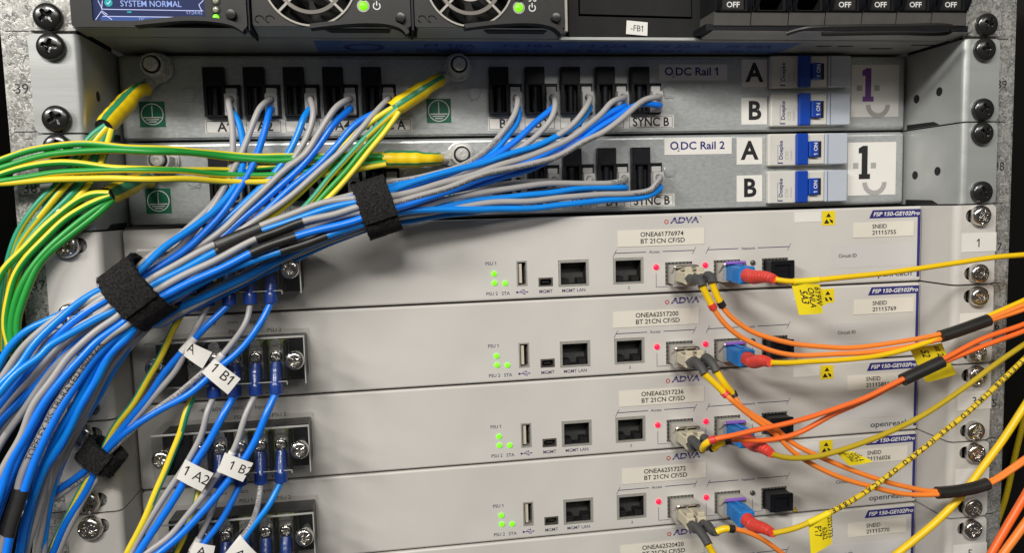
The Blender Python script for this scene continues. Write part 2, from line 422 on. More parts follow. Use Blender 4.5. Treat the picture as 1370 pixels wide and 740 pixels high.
# ---------------------------------------------------------------- the setting: cabinet walls, rack posts
U = 44.45
def ztop(u): return -(39-u)*U
mb = MB(); mb.box(-420, 420, 320, 326, -520, 260); structure(mb.build('cabinet_back_wall', M['wall'], origin=(0,320,-520)))
for sx, nm in ((-1,'cabinet_left_wall'), (1,'cabinet_right_wall')):
    mb = MB(); mb.box(sx*330-3, sx*330+3, -20, 319, -520, 260); structure(mb.build(nm, M['wall'], origin=(sx*330,0,-520)))

def extrude_z(mb, poly, z0, z1, mat=0):
    n = len(poly); tr = tessellate_polygon([[Vector((p[0],p[1],0)) for p in poly]])
    mb.add([(p[0],p[1],z1) for p in poly], tr, mat); mb.add([(p[0],p[1],z0) for p in poly], [t[::-1] for t in tr], mat)
    mb.add([(p[0],p[1],z0) for p in poly]+[(p[0],p[1],z1) for p in poly], [(i,(i+1)%n,n+(i+1)%n,n+i) for i in range(n)], mat)

POST_Y = 2.4
for sx in (-1, 1):
    root = thing('rack_post', (sx*238, POST_Y, -340),
        'spangled galvanised rack post with unit numbers, behind the green-yellow wires' if sx < 0 else 'spangled galvanised rack post with unit numbers, beside the yellow and orange fibres', 'rack post', 'rack posts')
    org = (sx*238, POST_Y, -340)
    holes = []
    for u in range(33, 41):
        for off in (6.35, 22.225, 38.1):
            z = ztop(u)-off; holes.append(rect(sx*232.5-4.7, sx*232.5+4.7, z-4.7, z+4.7))
    mb = MB(); a, b = sorted((sx*223, sx*252.6)); mb.plate(rect(a, b, -340, 62), holes, POST_Y, POST_Y+2)
    mb.build('face_plate', M['post'], root, org)
    mb = MB(); a, b = sorted((sx*252.7, sx*254.6)); mb.box(a, b, POST_Y+1.2, 60, -340, 62); mb.build('side_flange', M['post'], root, org)
    mb = MB(); a, b = sorted((sx*223.6, sx*225.4)); mb.box(a, b, POST_Y+4, 50, -340, 62); mb.build('inner_flange', M['chassis'], root, org)
    for u in range(33, 41):
        mb = MB(); z = ztop(u); xo = 252.0 if sx < 0 else 249.0
        a, b = sorted((sx*xo, sx*242.5)); mb.box(a, b, POST_Y-.06, POST_Y-.03, z-.25+1.1*(sx<0), z+.25+1.1*(sx<0))
        mb.build('unit_mark', M['ink'], root, org)
    for u in range(33, 40):
        cx = sx*(247.4 if sx < 0 else 246.0)
        lettering(str(u), cx, ztop(u)-24.8-1.5, POST_Y-.08, 4.3, M['ink'], root, org, align='c', name='unit_number', bold=0.0)

# ---------------------------------------------------------------- screws
def head_mesh(R, H, arm, wid, deep, extra=0.0, seg=64, rings=18, flat=2.6):
    mb = MB(); v = [(0,-H+deep,0)]
    for i in range(1, rings+1):
        r = R*(i/rings)
        for k in range(seg):
            t = 2*math.pi*k/seg; x, z = r*math.cos(t), r*math.sin(t)
            h = H*(0.42+0.58*math.sqrt(max(0, 1-(r/R)**flat)))
            w = wid*(1-0.35*min(1, r/arm)); inx = min(abs(x), abs(z)); mxx = max(abs(x), abs(z))
            ww = min(max((w-inx)/.35, 0), 1)*min(max((arm-mxx)/.5, 0), 1)
            h -= deep*ww*(1-.3*mxx/arm)
            if extra:
                a = abs(x*.7071+z*.7071); c = abs(x*.7071-z*.7071); m2 = min(a,c); x2 = max(a,c)
                h -= extra*min(max((.3-m2)/.25,0),1)*min(max((arm*1.15-x2)/.5,0),1)*(1 if x2 > 1.2 else 0)
            v.append((x,-h,z))
    for k in range(seg):
        t = 2*math.pi*k/seg; v.append((R*math.cos(t), 0, R*math.sin(t)))
    F = [(0, 1+k, 1+(k+1)%seg) for k in range(seg)]
    for i in range(rings):
        for k in range(seg):
            k2 = (k+1)%seg; F.append((1+i*seg+k, 1+(i+1)*seg+k, 1+(i+1)*seg+k2, 1+i*seg+k2))
    mb.add(v, F); return mb
def data_of(mb, name, mats, smooth=40):
    o = mb.build(name, mats, smooth=smooth); d = o.data; bpy.data.objects.remove(o); return d
SCREW_BLACK = data_of(head_mesh(6.1, 3.9, 3.3, 1.15, 2.3), 'black_screw_head', M['screwblack'])
SCREW_BRIGHT = data_of(head_mesh(5.6, 4.3, 3.7, 1.25, 2.6, .9, flat=5.0), 'bright_screw_head', M['chrome'])
SCREW_TERM = data_of(head_mesh(4.2, 3.0, 2.7, .95, 2.0, .4, seg=48, rings=14, flat=4.0), 'cover_screw_head', M['chrome'])
def put(data, name, parent, x, y, z, rot=0.0, scale=1.0):
    o = bpy.data.objects.new(name, data); COL.objects.link(o); o.parent = parent
    o.location = (x*MM, y*MM, (z+U)*MM); o.rotation_euler = (0, rot, 0); o.scale = (scale,)*3
    return o
ORG = (0,0,-U)      # parts of rack units are written with z measured down from the top of their slot

def bracket(mb, sx, xw, yp, xo, z0, z1, R=3.2, t=1.8, slot=False, zs=(-6.35,-38.1), cut=0.0):
    inner = [(xw, yp)]+[(xw+R-R*math.cos(a), R-R*math.sin(a)) for a in [math.radians(90*k/7) for k in range(8)]]
    outer = [(xw+R-(R-t)*math.cos(a), R-(R-t)*math.sin(a)) for a in [math.radians(90*k/7) for k in range(8)]]
    poly = [(sx*x, y) for x, y in inner + outer[::-1] + [(xw+t, yp)]]
    extrude_z(mb, poly, z0, z1)
    holes = []
    if slot:
        for z in zs:
            h = [(sx*x, zz) for x, zz in rrect(224.3, 237.0, z-3.6, z+3.6, 3.5, 6)]; holes.append(h)
    a, b = sorted((sx*(xw+R-.01), sx*xo))
    mb.plate(rrect(a, b, z0, z1, 2.6, 4, corners=(sx<0, sx>0, sx>0, sx<0)), holes, 0.0, t)

# ---------------------------------------------------------------- power shelf on top
root = thing('power_shelf', (0, 0, 0), 'black rectifier power shelf with fans, small display and OFF breakers at the top', 'power supply')
O0 = (0,0,0)
mb = MB(); mb.box(-219, 219, 12, 130, .55, 1.9); mb.box(-219, 219, 60, 130, 2.4, 44); mb.build('chassis', M['ear'], root, O0)
mb = MB()                                    # rear frame behind the modules
mb.box(-219, 219, 20, 59, 2.2, 43); mb.build('inner_frame', M['blacksoft'], root, O0)
for sx in (-1, 1):
    mb = MB(); a, b = sorted((sx*221.2, sx*242.2)); mb.plate(rrect(a, b, .9, 44, 1.5, 3), [], -.2, 1.8); mb.build('ear', M['post'], root, O0)
    o = put(SCREW_BLACK, 'screw', root, sx*232.5, -.2, 6.6-U, random.random()*3)
# display module
FY = -6.0
def pf(px, py, Y=FY): p = at(px, py, Y); return p.x, p.z
x0, x1 = pf(96,36)[0], pf(331,40)[0]
sc0, sc1 = pf(124,26)[0], pf(275,22)[0]
mb = MB(); mb.plate(rrect(x0, x1, 1.3, 43, 1.2, 3), [rect(sc0, sc1, 4.1, 40)], FY, 18); mb.build('bezel', M['charcoal'], root, O0)
mb = MB(); mb.box(sc0, sc1, FY+1.2, FY+2, 4.1, 40); scr = mb.build('screen', M['screen'], root, O0)
ys = FY+1.1
def pz(px, py): return at(px, py, ys)
a, b = pz(134,17), pz(275,26)
mb = MB(); mb.box(a.x, sc1-.2, ys, ys+.05, 4.2, pz(200,22).z); mb.build('status_bar', M['screen2'], scr, O0)
mb = MB()
for q in (((137,11.8),(272,14)), ((137,21.2),(272,23)), ((137,12),(131,0)), ((137,0),(136,12)), ((128,26),(136,14)), ((136,16),(150,26)), ((136,14),(144,19)), ((270,14),(266,6)), ((266,6),(272,0))):
    stroke([(pz(*q[0]).x, pz(*q[0]).z), (pz(*q[1]).x, pz(*q[1]).z)], ys-.06, .28, mb)
mb.build('screen_line', M['screenline'], scr, O0, smooth=0)
p = pz(161,8); lettering('SYSTEM NORMAL', p.x, p.z, ys-.08, 2.55, M['screentext'], scr, O0, width=pz(243,8).x-p.x, bold=.005)
p = pz(249,18.5); lettering('17:24:42', p.x, p.z, ys-.08, 1.3, M['screentext'], scr, O0, width=pz(271,20).x-p.x)
p = pz(186,27); lettering('DC', p.x, p.z, ys-.08, 1.3, M['screentext'], scr, O0)
p = pz(145,3); mb = MB(); mb.plate(ngon(p.x, p.z, 1.7, 20), [], ys-.05, ys); mb.build('status_icon', M['screenteal'], scr, O0)
mb = MB(); stroke([(p.x-.8, p.z), (p.x-.2, p.z-.7), (p.x+.9, p.z+.8)], ys-.09, .35, mb); mb.build('tick', M['screenline'], scr, O0, smooth=0)
p = pz(173,15.6); mb = MB(); mb.box(p.x-.9, p.x+.9, ys-.06, ys, p.z-.35, p.z+.35); mb.build('status_icon', M['screenteal'], scr, O0)
def led(name, m, parent, x, y, z, r, org, h=None):
    mb = MB(); h = h or r*.7
    mb.lathe([(r,0),(r*.97,h*.45),(r*.8,h*.75),(r*.45,h*.95),(.01,h)], (x,y,z), seg=18); return mb.build(name, m, parent, org)
for py, m in ((1,'led_clear'), (12.5,'led_clear'), (23,'led_green')):
    x, z = pf(289, py); led('indicator_light', M[m], root, x, FY, z, 1.45, O0)
    mb = MB(); mb.plate(ngon(x, z, 2.0, 20), [ngon(x, z, 1.5, 20)], FY-.25, FY); mb.build('light_rim', M['blacksoft'], root, O0)
def thumbscrew(x, y, z, r=2.4):
    mb = MB(); mb.lathe([(r,0),(r,1.6),(r*.85,2.3),(r*.5,2.4)], (x,y,z), seg=20); mb.box(x-r*.8, x+r*.8, y-2.55, y-2.42, z-.3, z+.3); return mb.build('thumb_screw', M['screwblack'], root, O0)
thumbscrew(*pf(310,20)[:1], FY, pf(310,20)[1])
# hinge column between display and first rectifier
for px0, px1, m in ((331.6,337,'black'),):
    a, b = pf(px0,30)[0], pf(px1,30)[0]; mb = MB(); mb.box(a+.2, b-.2, FY-1.5, 14, -.6, 43, b=.5); mb.build('divider', M[m], root, O0)
# two rectifier modules with fans
for px0, px1, fx, fy, ledx, ledy, tx in ((338,549.5,414,-28,486,7.5,536), (555,755,628,-25,694,10,743)):
    a, b = pf(px0,30)[0], pf(px1,30)[0]; c = at(fx, fy, FY); R = 21.0
    mb = MB(); mb.plate(rrect(a, b, 2.2, 43, 1.0, 3), [ngon(c.x, c.z, R, 48)], FY, 18); f = mb.build('rectifier_front', M['charcoal'], root, O0)
    mb = MB(); mb.lathe([(R+.1,0),(R+.1,.7),(R-.75,.7),(R-.75,-2),(R+.1,-2),(R+.1,0)], (c.x,FY,c.z), seg=56, cap=False)
    mb.build('fan_ring', M['ring'], f, O0)
    mb = MB(); mb.lathe([(15.6,-1.4),(15.4,.2),(13.9,.5),(13.4,-1.0),(15.6,-1.4)], (c.x,FY,c.z), seg=48, cap=False); mb.build('fan_ring', M['ring'], f, O0)
    mb = MB(); mb.lathe([(9.3,-1.2),(9.1,.4),(7.6,.4),(7.4,-1.2),(9.3,-1.2)], (c.x,FY,c.z), seg=40, cap=False); mb.build('fan_ring', M['ring'], f, O0)
    for k in range(4):
        t = math.radians(45+90*k); d = Vector((math.cos(t),0,math.sin(t))); n = Vector((-math.sin(t),0,math.cos(t)))*.55
        mb = MB(); P0 = Vector((c.x,FY,c.z))+d*8; P1 = Vector((c.x,FY,c.z))+d*(R-.5); y0 = Vector((0,-.3,0)); y1 = Vector((0,1.2,0))
        mb.add([P0+n+y0,P1+n+y0,P1-n+y0,P0-n+y0,P0+n+y1,P1+n+y1,P1-n+y1,P0-n+y1],[(0,1,2,3),(4,7,6,5),(0,4,5,1),(1,5,6,2),(2,6,7,3),(3,7,4,0)])
        mb.build('fan_spoke', M['ring'], f, O0)
    mb = MB(); mb.lathe([(20.9,-2),(20.9,-14),(.1,-14)], (c.x,FY,c.z), seg=40, cap=False); mb.build('fan_housing', M['void'], f, O0)
    for k in range(7):
        t = 2*math.pi*k/7+.3; mb = MB(); vv = []
        for i in range(6):
            r = 8+12*i/5
            for s_ in (0,1):
                tt = t + s_*.62 + i*.05; vv.append((c.x+r*math.cos(tt), FY+4+5.5*s_, c.z+r*math.sin(tt)))
        mb.add(vv, [(2*i,2*i+1,2*i+3,2*i+2) for i in range(5)]); mb.build('fan_blade', M['blacksoft'], f, O0)
    x, z = pf(ledx, ledy); led('indicator_light', M['led_green'], f, x, FY, z, 2.05, O0)
    mb = MB(); mb.plate(ngon(x, z, 2.9, 24), [ngon(x, z, 2.1, 24)], FY-.3, FY); mb.build('light_rim', M['ring'], f, O0)
    x, z = pf(ledx, ledy-13); led('indicator_light', M['led_off'], f, x, FY, z, 2.0, O0)
    x, z = pf(ledx+18, ledy); mb = MB()
    arc = [(x+1.55*math.cos(math.radians(q)), z+1.55*math.sin(math.radians(q))) for q in range(125, 416, 15)]
    stroke(arc, FY-.05, .5, mb); stroke([(x, z+2.3),(x, z+.2)], FY-.05, .5, mb); mb.build('power_symbol', M['white'], f, O0, smooth=0)
    mb = MB(); x, z = pf(ledx+18, ledy-12); stroke([(x-1.7,z-1),(x+1.7,z-1),(x+1.7,z+1),(x+.6,z+1),(x+.6,z-1),(x-.6,z-1),(x-.6,z+1)], FY-.05, .45, mb); mb.build('link_symbol', M['white'], f, O0, smooth=0)
    x, z = pf(tx, 24); thumbscrew(x, FY, z)
    # relief mark on the casing
    x, z = pf(px0+18, 25); mb = MB()
    for k in range(2):
        q = [Vector((x-3+k*4.6+2.0*math.cos(t*.5), FY-.05, z+1.6*math.sin(t*.5))) for t in range(0, 10)]; mb.tube(spline(q, .5), .28, 6)
    mb.build('moulded_mark', M['charcoal'], f, O0)
    # pull handle: arched bar
    P = spline([at(px1-134,36.5,-9), at(px1-95,32,-9), at(px1-55,30,-9), at(px1-28,32,-9), at(px1-10,38.5,-9), at(px1-4,46,-9)], 1.5)
    mb = MB(); mb.ribbon(P, 1.9, -3.5, 3.5); mb.build('pull_handle', M['charcoal'], root, O0)
    mb = MB(); xx0, xx1 = pf(px0+4,46,0)[0], pf(px1-3,46,0)[0]
    mb.add([(xx0,FY+.3,2.1),(xx1,FY+.3,2.1),(xx1,12,1.0),(xx0,12,1.0),(xx0,12,2.1),(xx1,12,2.1)], [(0,1,2,3),(3,2,5,4),(4,5,1,0),(0,3,4),(1,5,2)])
    lip = mb.build('lower_lip', M['ear'], root, O0)
    s0, s1 = xx0+(xx1-xx0)*.44, xx1-8; mb = MB(); mb.add([(s0,-3.5,1.62),(s1,-3.5,1.62),(s1-1,2.5,1.27),(s0+3,2.5,1.27)],[(0,1,2,3)]); mb.v = [v-Vector((0,0,.12)) for v in mb.v]; mb.build('finger_slot', M['void'], lip, O0)
    mb = MB(); a2 = pf(px1+.7,30)[0]; mb.box(a2, a2+1.4, FY-.8, 14, .4, 43, b=.3); mb.build('divider', M['ring'] if px1 > 700 else M['black'], root, O0)
# display module lip and handle
xx0, xx1 = pf(103,40,0)[0], pf(332,46,0)[0]
mb = MB(); mb.add([(xx0,FY+.3,1.2),(xx1,FY+.3,1.2),(xx1,12,.9),(xx0,12,.9),(xx0,12,1.25),(xx1,12,1.25)], [(0,1,2,3),(3,2,5,4),(4,5,1,0),(0,3,4),(1,5,2)]); mb.build('lower_lip', M['ear'], root, O0)
P = spline([at(182,33,-9), at(215,29.5,-9), at(255,26.5,-9), at(290,28.5,-9), at(316,34,-9), at(328,42,-9)], 1.5)
mb = MB(); mb.ribbon(P, 1.9, -3.5, 3.5); mb.build('pull_handle', M['charcoal'], root, O0)
# fuse block cover with its small label, set further back
FB = 13.0
a, b = at(761,30,FB).x, at(938,30,FB).x
ins = [(at(774,12,FB).x, at(774,12,FB).z+30), (at(774,20,FB).x, at(774,21,FB).z), (at(926,25,FB).x, at(926,25,FB).z), (at(926,25,FB).x, at(926,25,FB).z+30)]
mb = MB(); mb.plate(rrect(a, b, 1.95, 43, 1.0, 3), [ins], FB, FB+8); fb = mb.build('fuse_cover', M['blacksoft'], root, O0)
mb = MB(); q = [(ins[0][0]+.7,42.5),(ins[1][0]+.7,ins[1][1]+1.0),(ins[2][0]-.7,ins[2][1]+1.0),(ins[3][0]-.7,42.5)]; mb.plate(q, [], FB-.5, FB+5); mb.build('fuse_drawer', M['blacksoft'], fb, O0)
mb = MB(); a = at(838.5,26.8,FB-.7); b = at(866.5,29.5,FB-.7); c = at(866,47.5,FB-.7); d = at(837.5,45,FB-.7)
mb.plate([(d.x,d.z),(c.x,c.z),(b.x,b.z),(a.x,a.z)], [], FB-.75, FB-.55); lb = mb.build('label_plate', M['label'], root, O0)
lettering('-FB1', (a.x+b.x)/2, (a.z+d.z)/2-2.0, FB-.8, 3.0, M['ink'], lb, O0, align='c', rot=-.06, width=7.4)
# breakers
xs = [953.7,1003.8,1054,1103,1152,1198,1245,1292]; BY = -4.0
for i in range(7):
    a, b = at(xs[i]+.8,30,BY).x, at(xs[i+1]-.8,30,BY).x
    z0 = at(xs[i]+20, 33.5, BY).z; zt = at(xs[i]+20, 15.5, BY).z
    mb = MB(); mb.add([(a,BY,z0),(b,BY,z0),(b,BY-1.2,zt),(a,BY-1.2,zt),(a,24,z0),(b,24,z0),(b,24,zt),(a,24,zt)],[(0,1,2,3),(0,4,5,1),(3,2,6,7),(0,3,7,4),(1,5,6,2)])
    br = mb.build('breaker', M['greyplastic'], root, O0)
    mb = MB(); mb.plate(rect(a, b, zt+.1, 43), [rect(a+3.4, b-3.4, zt+.4, 35)], BY-2.4, 20); mb.build('breaker_frame', M['blacksoft'], br, O0)
    on = i in (1, 2); m_ = (a+b)/2
    mb = MB()
    if on: mb.add([(a+3.6,BY-1,zt+6),(b-3.6,BY-1,zt+6),(b-3.6,BY-6,zt+13),(a+3.6,BY-6,zt+13),(a+3.6,20,zt+5),(b-3.6,20,zt+5),(b-3.6,20,zt+14),(a+3.6,20,zt+14)],[(0,1,2,3),(0,4,5,1),(3,2,6,7),(0,3,7,4),(1,5,6,2)])
    else: mb.box(a+3.6, b-3.6, BY-1.6, 18, zt+.5, 30, b=.4)
    tg = mb.build('toggle', M['blacksoft'] if on else M['charcoal'], br, O0)
    if not on:
        p = at(xs[i]+24.5, 9.0, BY-1.7); lettering('OFF', m_, p.z, BY-1.68, 2.55, M['white'], tg, O0, align='c', bold=.02, width=7.0)
    for s_, xx in ((-1,a),(1,b)):
        mb = MB(); xa, xb = (xx+.4, xx+2.6) if s_ < 0 else (xx-2.6, xx-.4)
        mb.add([(xa,BY-2.5,zt+.2),(xb,BY-2.5,zt+.2),(xb,BY-5,zt+4),(xa,BY-5,zt+4),(xa,BY-5,40),(xb,BY-5,40),(xa,BY-2.3,40),(xb,BY-2.3,40)],[(0,1,2,3),(3,2,5,4),(0,3,4,6),(1,7,5,2)]); mb.build('toggle_guard', M['black'], br, O0)
a, b = at(945,40,BY).x, at(1296,40,BY).x
mb = MB(); mb.box(a, b, BY+.6, 22, 2.4, z0-.1); mb.build('breaker_base', M['black'], root, O0)
P = spline([at(1052,44.5,-5), at(1075,38,-10), at(1130,35.5,-13), at(1200,34.5,-14), at(1262,33.8,-14), at(1276,37,-12), at(1270,43,-9), at(1200,43.5,-7), at(1100,45,-5)], 1.5)
mb = MB(); mb.tube(P, 1.15, 10); mb.build('pull_handle', M['charcoal'], root, O0)
mb = MB(); a, b = at(950,48,0).x, at(1295,50,0).x; mb.add([(a,-3.6,2.2),(b,-3.6,2.2),(b,12,.95),(a,12,.95),(a,12,2.2),(b,12,2.2)], [(0,1,2,3),(3,2,5,4),(4,5,1,0),(0,3,4),(1,5,2)]); mb.build('lower_lip', M['ear'], root, O0)
# blue fuse legend on the underside of the shelf
mb = MB(); lx0, lx1 = -120, 137; mb.box(lx0, lx1, 17, 45, .42, .52); ls = mb.build('fuse_legend', M['bluestrip'], root, O0)
mb = MB()
def under(txt, x, y, h, wid=None, bold=0.0):
    V, F = layout(txt, h, width=wid, bold=bold); mb.add([(x+p[0], y-p[1], .36) for p in V], F)
under('O', -108, 40, 17, 24); under('2', -82, 43, 6, 5)
for k, t in enumerate(('F1 10A', 'F2 10A', 'F3 32A', 'F4 32A', 'F5 80A')):
    under(t, -66+k*41, 30, 7, 27, .01); under('DC Rail 1  /', -70+k*41, 42, 6, 30, .01)
mb.build('lettering', M['inkblue'], ls, O0, smooth=0)
for x, y in ((150,24),(163,24),(186,30),(205,20)):
    mb = MB(); mb.box(x, x+(9 if x < 180 else 14), y, y+2.5, .47, .53); mb.build('vent_slot', M['void'], root, O0)

# ---------------------------------------------------------------- two DC distribution panels
PY = 46.5
def earth_sticker(root, x0, x1, z0, z1, y):
    mb = MB(); mb.plate(rect(x0, x1, z0, z1), [], y-.18, y-.02); s = mb.build('earth_sticker', M['green_st'], root, ORG)
    cx, cz = (x0+x1)/2, (z0+z1)/2; R = (x1-x0)*.44; k = R/5.5
    mb = MB(); mb.plate(ngon(cx,cz,R,32), [ngon(cx,cz,R-.45*k,32)], y-.24, y-.2)
    stroke([(cx,cz+R*.78),(cx,cz-R*.28)], y-.24, .42*k, mb)
    for dz, w in ((-.30,.80),(-.50,.58),(-.70,.36)): stroke([(cx-R*w,cz+R*dz),(cx+R*w,cz+R*dz)], y-.24, .5*k, mb)
    mb.build('earth_symbol', M['label'], s, ORG, smooth=0)
def stud(root, x, z, y, long=0):
    b = MB(); b.lathe([(7.6,0),(7.6,1.1),(7.2,1.3),(3,1.3)], (x,y-1.2,z), seg=28); w = b.build('washer', M['bolt'], root, ORG)
    b = MB(); b.plate(ngon(x,z,6.0,6,.3), [], y-7.6-long, y-2.4); b.lathe([(5.7,-.3),(5.4,.6),(4.6,.7),(4.4,.3)], (x,y-7.5-long,z), seg=28, cap=False); b.build('nut', M['bolt'], root, ORG)
    b = MB(); b.lathe([(4.5,.2),(4.5,.3),(3.1,.3)], (x,y-7.5-long,z), seg=24); b.build('nut_recess_shade', M['blacksoft'], root, ORG)  # flat black ring standing in for the shade of a recess
    b = MB(); b.lathe([(3.5,0),(3.5,4.0),(2.9,4.8),(1.2,4.9),(.9,4.5)], (x,y-6-long,z), seg=22); b.build('threaded_stud', M['bolt'], root, ORG)
A_X = [-178.4+19.95*i for i in range(5)]; B_X = [-30.4+19.9*i for i in range(5)]
def fuse_set(root, fx):
    x0, x1 = fx, fx+10.5; yf = PY-4.5
    b = MB(); b.plate(rect(x0,x1,-32.7,-7.6), [rect(x0+1.5,x1-1.5,-32.0,-17.4)], yf, PY-.02); fo = b.build('fuse_holder', M['black'], root, ORG)
    b = MB(); b.box(x0+.25, x1-.25, yf-.5, yf-.02, -17.0, -7.9, b=.2); b.build('fuse_cap', M['black'], fo, ORG)
    b = MB(); b.box(x0+1.5, x1-1.5, PY-.6, PY-.1, -32, -17.4); b.build('fuse_recess', M['void'], fo, ORG)
    b = MB(); b.lathe([(2.1,0),(2.1,13.6)], ((x0+x1)/2, PY-2.2, -31.8), axis=(0,0,1), seg=18); b.build('fuse_tube', M['black'], fo, ORG)
    # plug-in terminal beside it
    c0 = x1+.1
    b = MB(); b.box(c0, c0+7.4, PY-2.6, PY-.05, -17.6, -16.3); b.box(c0+6.6, c0+7.4, PY-2.2, PY-.05, -33.0, -17.7); b.box(c0, c0+6.5, PY-1.2, PY-.05, -33.2, -17.7); fr = b.build('socket_frame', M['black'], root, ORG)
    b = MB(); b.plate(rrect(c0+.2, c0+6.2, -32.6, -21.6, .5, 2), [ngon(c0+3.2,-24.8,1.9,14), ngon(c0+3.2,-29.6,1.9,14)], PY-8.5, PY-1.3)
    b.box(c0+.5, c0+5.9, PY-5.5, PY-1.3, -21.5, -18.4, b=.3); pl = b.build('terminal_plug', M['plug'], fr, ORG)
    b = MB(); b.box(c0+.8, c0+5.6, PY-4.5, PY-4.0, -32, -22.2); b.build('plug_cavity', M['blacksoft'], fr, ORG)
def dc_panel(u, label):
    zt = ztop(u); root = thing('dc_distribution_panel', (0,0,zt-U), label, 'power panel', 'power distribution panels')
    holes = []
    mb = MB(); rimpanel(mb, -220.2, 220.2, -43.9, -.6, PY, 8, 2.3, holes, rc=2.4); mb.build('front_panel', M['zinc'], root, ORG)
    mb = MB(); mb.box(-219, 219, PY+6.1, 150, -43.5, -1.2); mb.build('casing', M['chassis'], root, ORG)
    mb = MB(); mb.box(-218, 131.5, PY-.45, PY-.02, -43.0, -39.6, b=.2); mb.build('folded_hem', M['zinc'], root, ORG)
    for sx in (-1,1):
        mb = MB(); bracket(mb, sx, 221.2, PY+8, 242.2, -44.1, -.5); e = mb.build('ear', M['ear'], root, ORG)
        for z in (-6.35,-38.1): put(SCREW_BLACK, 'screw', root, sx*232.5+random.uniform(-.6,.6), 0, z, random.random()*3)
        for yy, zz in ((19,-25.5),(38,-27)):
            mb = MB(); mb.lathe([(2.5,0),(2.5,.08)], (sx*221.18,yy,zz), axis=(-sx,0,0), seg=18); mb.build('bracket_hole', M['void'], root, ORG)
        # notch at the lower bend
        mb = MB(); mb.add([(sx*221.1, 18, -44.0), (sx*221.1, PY-.5, -44.0), (sx*221.1, PY-.5, -41.3), (sx*221.1, 23, -41.8)], [(0,1,2,3)]); mb.build('corner_notch', M['void'], root, ORG)
    for fx in A_X+B_X: fuse_set(root, fx)
    # strip labels
    for xs_, txts, w_ in ((A_X,('A1','A2','A3','A4','SYNC A'),17.0),(B_X,('B1','B2','B3','B4','SYNC B'),16.2)):
        x0 = xs_[0]-1.0; x1 = xs_[-1]+26.0
        mb = MB(); mb.box(x0, x1, PY-.62, PY-.47, -41.2, -34.0); st = mb.build('label_strip', M['label'], root, ORG)
        for x, t in zip(xs_, txts):
            bx0 = x-.3; bx1 = x+(w_ if len(t) < 3 else 25.0)
            if len(t) > 3: bx0 = x-2.2 if t.endswith('A') else x-.3
            mb = MB(); stroke([(bx0,-40.6),(bx1,-40.6),(bx1,-34.6),(bx0,-34.6),(bx0,-40.6)], PY-.68, .22, mb); mb.build('label_border', M['ink'], st, ORG, smooth=0)
            lettering(t, (bx0+bx1)/2+.8*(len(t)<3), -39.9, PY-.69, 4.7, M['ink'], st, ORG, align='c', bold=.022, width=None if len(t) < 3 else 21.5)
    dz = 0 if u == 39 else -2.8
    for x in (-200.5, -47.3): stud(root, x, -7.6+dz, PY, 4.0)
    earth_sticker(root, -211.3, -198.8, -37.2, -24.2, PY); earth_sticker(root, -64.7, -51.4, -36.7, -23.8, PY)
    for x, z in ((-186.8,-20.7),(-38.4,-20.8),(72.4,-20.6),(-74.8,-20.7)):
        mb = MB(); mb.plate(ngon(x,z,4.4,6,.1), [], PY-.5, PY+.5); mb.lathe([(3.4,.5),(3.1,.75),(.1,.8)], (x,PY,z), seg=20); mb.build('press_stud', M['zinc'], root, ORG)
    # rail name
    x0, x1, z0, z1 = ((66.8,107.6,-14.6,-5.6) if u == 39 else (69.6,110.2,-11.9,-2.4))
    mb = MB(); mb.box(x0, x1, PY-.2, PY-.05, z0, z1); s = mb.build('rail_label', M['label'], root, ORG)
    lettering('O', x0+3.2, z0+3.0, PY-.26, 4.4, M['inkblue'], s, ORG, bold=.02); lettering('2', x0+7.5, z0+1.9, PY-.26, 2.3, M['inkblue'], s, ORG)
    lettering('DC Rail '+('1' if u == 39 else '2'), x0+9.4, z0+3.0, PY-.26, 4.2, M['inkblue'], s, ORG, bold=.02, width=27.0)
    # circuit breakers
    sx0 = 132.6 if u == 39 else 131.3
    for k, (za, zb) in enumerate(((-19.6,-1.2),(-41.4,-22.6))):
        root2 = root
        b = MB(); b.box(sx0, sx0+41.5, PY-3.6, PY-.02, za, zb, b=.6); br = b.build('circuit_breaker', M['breakerwhite'], root2, ORG)
        b = MB(); b.box(sx0+16.2, sx0+23.4, PY-6.2, PY-3.65, za+.2, zb-.2, b=.5); b.build('blue_band', M['breakerblue'], br, ORG)
        b = MB(); b.box(sx0+23.6, sx0+34.2, PY-4.6, PY-3.65, za+.6, zb-.6, b=.4); b.build('toggle_surround', M['breakerwhite'], br, ORG)
        b = MB(); b.box(sx0+23.6, sx0+29.4, PY-7.0, PY-4.62, za+4.6, zb-4.6, b=.5); tg = b.build('toggle', M['breakerblue'], br, ORG)
        b = MB(); b.box(sx0+29.6, sx0+32.0, PY-4.9, PY-4.62, za+4.6, zb-4.6); b.build('toggle_slot', M['void'], br, ORG)
        lettering('1 ON', sx0+28.4, za+5.6, PY-7.06, 2.2, M['white'], tg, ORG, rot=math.pi/2, width=7.4, bold=.02)
        b = MB(); b.box(sx0+34.4, sx0+48.6, PY-5.2, PY-.1, za+.2, zb-.2, b=.5); cv = b.build('clear_end_cover', M['breakerclear'], br, ORG)
        b = MB(); stroke([(sx0+36.0,za+.6),(sx0+36.0,zb-.6)], PY-5.26, .35, b); b.build('cover_edge', M['inkblue'], cv, ORG, smooth=0)
        lettering('Doepke', sx0+8.6, za+3.6, PY-3.66, 2.3, M['inkblue'], br, ORG, rot=math.pi/2, bold=.02)
        b = MB(); stroke([(sx0+5.6,za+1.6),(sx0+8.8,za+1.6)], PY-3.66, .7, b); stroke([(sx0+5.6,za+1.6),(sx0+5.6,za+12)], PY-3.66, .2, b); b.build('maker_mark', M['inkblue'], br, ORG, smooth=0)
        lettering('C10', sx0+12.2, za+3.4, PY-3.66, 2.0, M['logogrey'], br, ORG, rot=math.pi/2)
